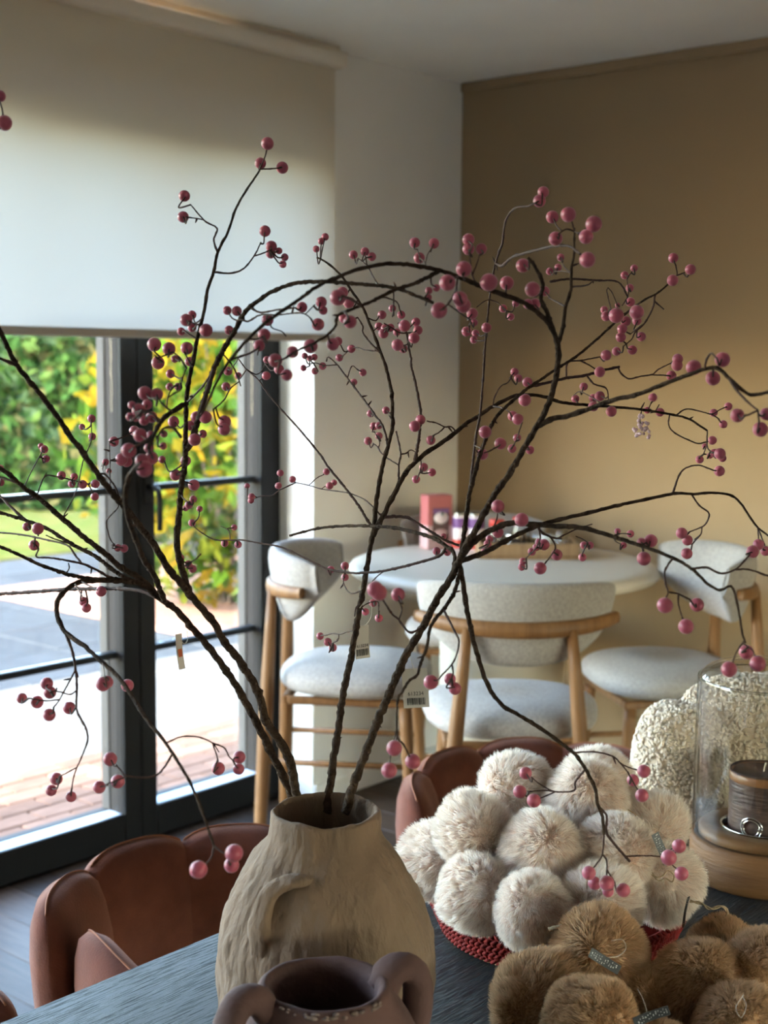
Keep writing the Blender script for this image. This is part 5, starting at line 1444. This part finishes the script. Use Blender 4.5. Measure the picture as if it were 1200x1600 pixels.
for key, (label, paths) in BR_.items():
    t = thing('berry_branch', label, 'branch', 'pink berry branches in the clay vase', tuple(VM))
    BOBJ[key] = t
    loc_s = []
    for kind, pts, d0, d1, w0, w1 in paths:
        P = np.array([tuple(map(float, q.split(','))) for q in pts.split()])
        snap = None
        if d0 is None:
            S = np.array(loc_s)
            i = np.argmin(np.hypot(S[:, 0] - P[0, 0], S[:, 1] - P[0, 1]))
            d0 = S[i, 2]
            if np.hypot(S[i, 0] - P[0, 0], S[i, 1] - P[0, 1]) < 14:
                P[0] = S[i, :2]
        seg = np.r_[0, np.cumsum(np.hypot(*np.diff(P, axis=0).T))]
        u = seg / seg[-1]
        dd = d0 + (d1 - d0) * (u * u * (3 - 2 * u) * .5 + u * .5)
        Q = catmull(np.column_stack([P, dd]), 2.5 if kind == 'twig' else 5.0)
        s2 = np.r_[0, np.cumsum(np.hypot(*np.diff(Q[:, :2], axis=0).T))]; uu = s2 / s2[-1]
        W3 = np.array([at(*q) for q in Q])
        wpx = w0 + (w1 - w0) * uu ** .8
        rad = wpx / 2 * Q[:, 2] / FPX
        n = len(Q)
        ph = gb.uniform(0, 6.28)
        kn = 1 + .05 * gb.normal(size=n)
        if kind == 'stem':
            for c in np.arange(gb.uniform(10, 40), s2[-1], 46):           # leaf-scar knuckles
                kn += .22 * np.exp(-((s2 - c) / 3.2) ** 2)
        else:
            for c in np.arange(gb.uniform(6, 22), s2[-1], 24):
                kn += .28 * np.exp(-((s2 - c) / 1.9) ** 2)
        W3 = W3 + (gb.normal(size=(n, 3)) * (rad * .10)[:, None])
        geo = tube(W3, rad * kn, 9 if kind == 'stem' else 6)
        obj(kind, geo, MATS['bark' if w0 >= 6.5 else 'twig'], t, True, True)
        for q in Q[::2]:
            loc_s.append((q[0], q[1], q[2])); SAMP.append((key, q[0], q[1], q[2]))
    # stray thorns and bud stubs
    S = np.array(loc_s)
    for i in gb.choice(len(S), 16, replace=False):
        a = gb.uniform(0, 6.28); L_ = gb.uniform(5, 13)
        p = S[i]
        P3 = np.array([at(p[0], p[1], p[2]), at(p[0] + L_ * .6 * math.cos(a), p[1] + L_ * .6 * math.sin(a), p[2] + .002), at(p[0] + L_ * math.cos(a), p[1] + L_ * math.sin(a), p[2] + gb.uniform(-.004, .004))])
        obj('bud_stub', tube(P3, [.0013, .0011, .0004], 5), MATS['twig'], t, True, True)
SK = [s[0] for s in SAMP]; SA = np.array([s[1:] for s in SAMP])
SX = np.array([at(*q) for q in SA])
for (x, y, r) in berries:
    d = dr(r)
    px = np.hypot(SA[:, 0] - x, SA[:, 1] - y)
    cost = np.abs(px - r * .5) + 70 * np.abs(SA[:, 2] - d)
    i = int(np.argmin(cost))
    dp = SA[i, 2]
    d = min(max(d, dp - .035), dp + .035)
    c = at(x, y, d)
    rw_ = r * d / FPX
    t = BOBJ[SK[i]]
    root = SX[i]
    v = root - c
    dist = np.linalg.norm(v)
    dirn = Vector(v / (dist + 1e-9))
    q = dirn.to_track_quat('Z', 'Y')
    o = put('berry', BM, None, t, tuple(c - LOC[t.name]))
    o.rotation_mode = 'QUATERNION'; o.rotation_quaternion = q; o.scale = (rw_, rw_, rw_)
    if dist > rw_ * 1.05:
        mid = (root + c) / 2 + gb.normal(size=3) * dist * .08 + np.array([0, 0, -.10 * dist])
        e = c + (root - c) / dist * rw_ * .84
        P3 = catmull([root, mid, e], .004)
        V, F_ = tube(P3, np.linspace(.0011, .0008, len(P3)), 5)
        mw = Matrix.LocRotScale(Vector(tuple(c)), q, Vector((rw_, rw_, rw_))).inverted()
        s = obj('stalk', xf((V, F_), mw), MATS['twig'], o)
# pale tiny flower cluster on the middle branch
fc = np.random.default_rng(4)
gs = []
FM = mat('pale_bud', (.70, .50, .52), .6, .1, 60)
core_pts = [(1003, 648), (1001, 655), (992, 672), (996, 678), (1004, 672), (1009, 668), (1013, 678), (1000, 664), (1010, 662)]
for (x, y) in core_pts:
    for k_ in range(5):
        c = at(x + fc.normal() * 2.2, y + fc.normal() * 2.4, 1.835 + fc.normal() * .003)
        gs.append(xf(lathe([(math.sin(a), -math.cos(a)) for a in np.linspace(.01, 3.13, 6)], 8), Matrix.Translation(tuple(c)) @ Matrix.Scale(fc.uniform(.0016, .0027), 4)))
tt = BOBJ['centre']
tag(obj('bud_cluster', join(*gs), FM, tt, True, True), 'pale pink cluster of tiny buds', kind='stuff')
obj('twig', tube(catmull([at(1003, 640, 1.84), at(1000, 655, 1.837), at(1003, 670, 1.835)], .004), .0009, 5), MATS['twig'], tt, True, True)

# ------------------------------------------------------------------ price tags on the branches
def barcode(t, x0, x1, z0, z1, seed):
    g = np.random.default_rng(seed); gs = []; x = x0
    while x < x1:
        w_ = g.choice([.0004, .0007, .0011]); gs.append(cbox(x, min(x1, x + w_), -.0006, -.0003, z0, z1, .00005)); x += w_ + g.choice([.0005, .0008])
    obj('barcode', join(*gs), MATS['ink'], t, False).location = (0, .0006, 0)
t1 = card('price_tag', 566, 1003, 1.735, .0195, .042, -6, 24, 'tag_card', 'white price tag with number and barcode behind the middle stem', 'price tags on the berry branches', 8)
text('printed_number', '613234', .0052, t1, (0, -.0003, -.0065), 'ink')
barcode(t1, -.0082, .0082, -.0175, -.009, 3)
t2 = card('price_tag', 649, 1075, 1.610, .0300, .0455, -4, -8, 'tag_card', 'grey-white price tag with number and barcode hanging from the right stem', 'price tags on the berry branches')
text('printed_number', '613234', .0062, t2, (0, -.0003, -.0085), 'ink')
barcode(t2, -.0105, .0105, -.0195, -.0115, 5)
t3 = card('price_tag', 282, 1018, 1.575, .0115, .040, -6, 62, 'tag_card', 'price tag turned almost edge-on with an orange mark, left of the stems', 'price tags on the berry branches')
obj('orange_mark', cbox(-.004, .003, -.0006, -.0003, -.006, .003, .0001), MATS['orange_mark'], t3, False).location = (0, .0006, 0)
def strand(name, pts, label):
    P = [at(*p) for p in pts]
    t = thing(name, label, 'string', 'tag strings', tuple(P[0]))
    obj('strand', tube(catmull(P, .002), .0004, 6), MATS['string'], t, True, True)
strand('tag_string', [(562, 950, 1.70), (574, 936, 1.71), (581, 950, 1.72), (578, 968, 1.728), (567, 980, 1.733)], 'white string loop tying the price tag to the middle stem')
strand('tag_string', [(638, 1015, 1.61), (641, 1026, 1.605), (645, 1040, 1.606), (648, 1050, 1.608)], 'white string of the price tag on the right stem')
strand('tag_string', [(292, 985, 1.60), (293, 1000, 1.59), (288, 1006, 1.58), (282, 1000, 1.576)], 'string of the edge-on price tag on the left stems')
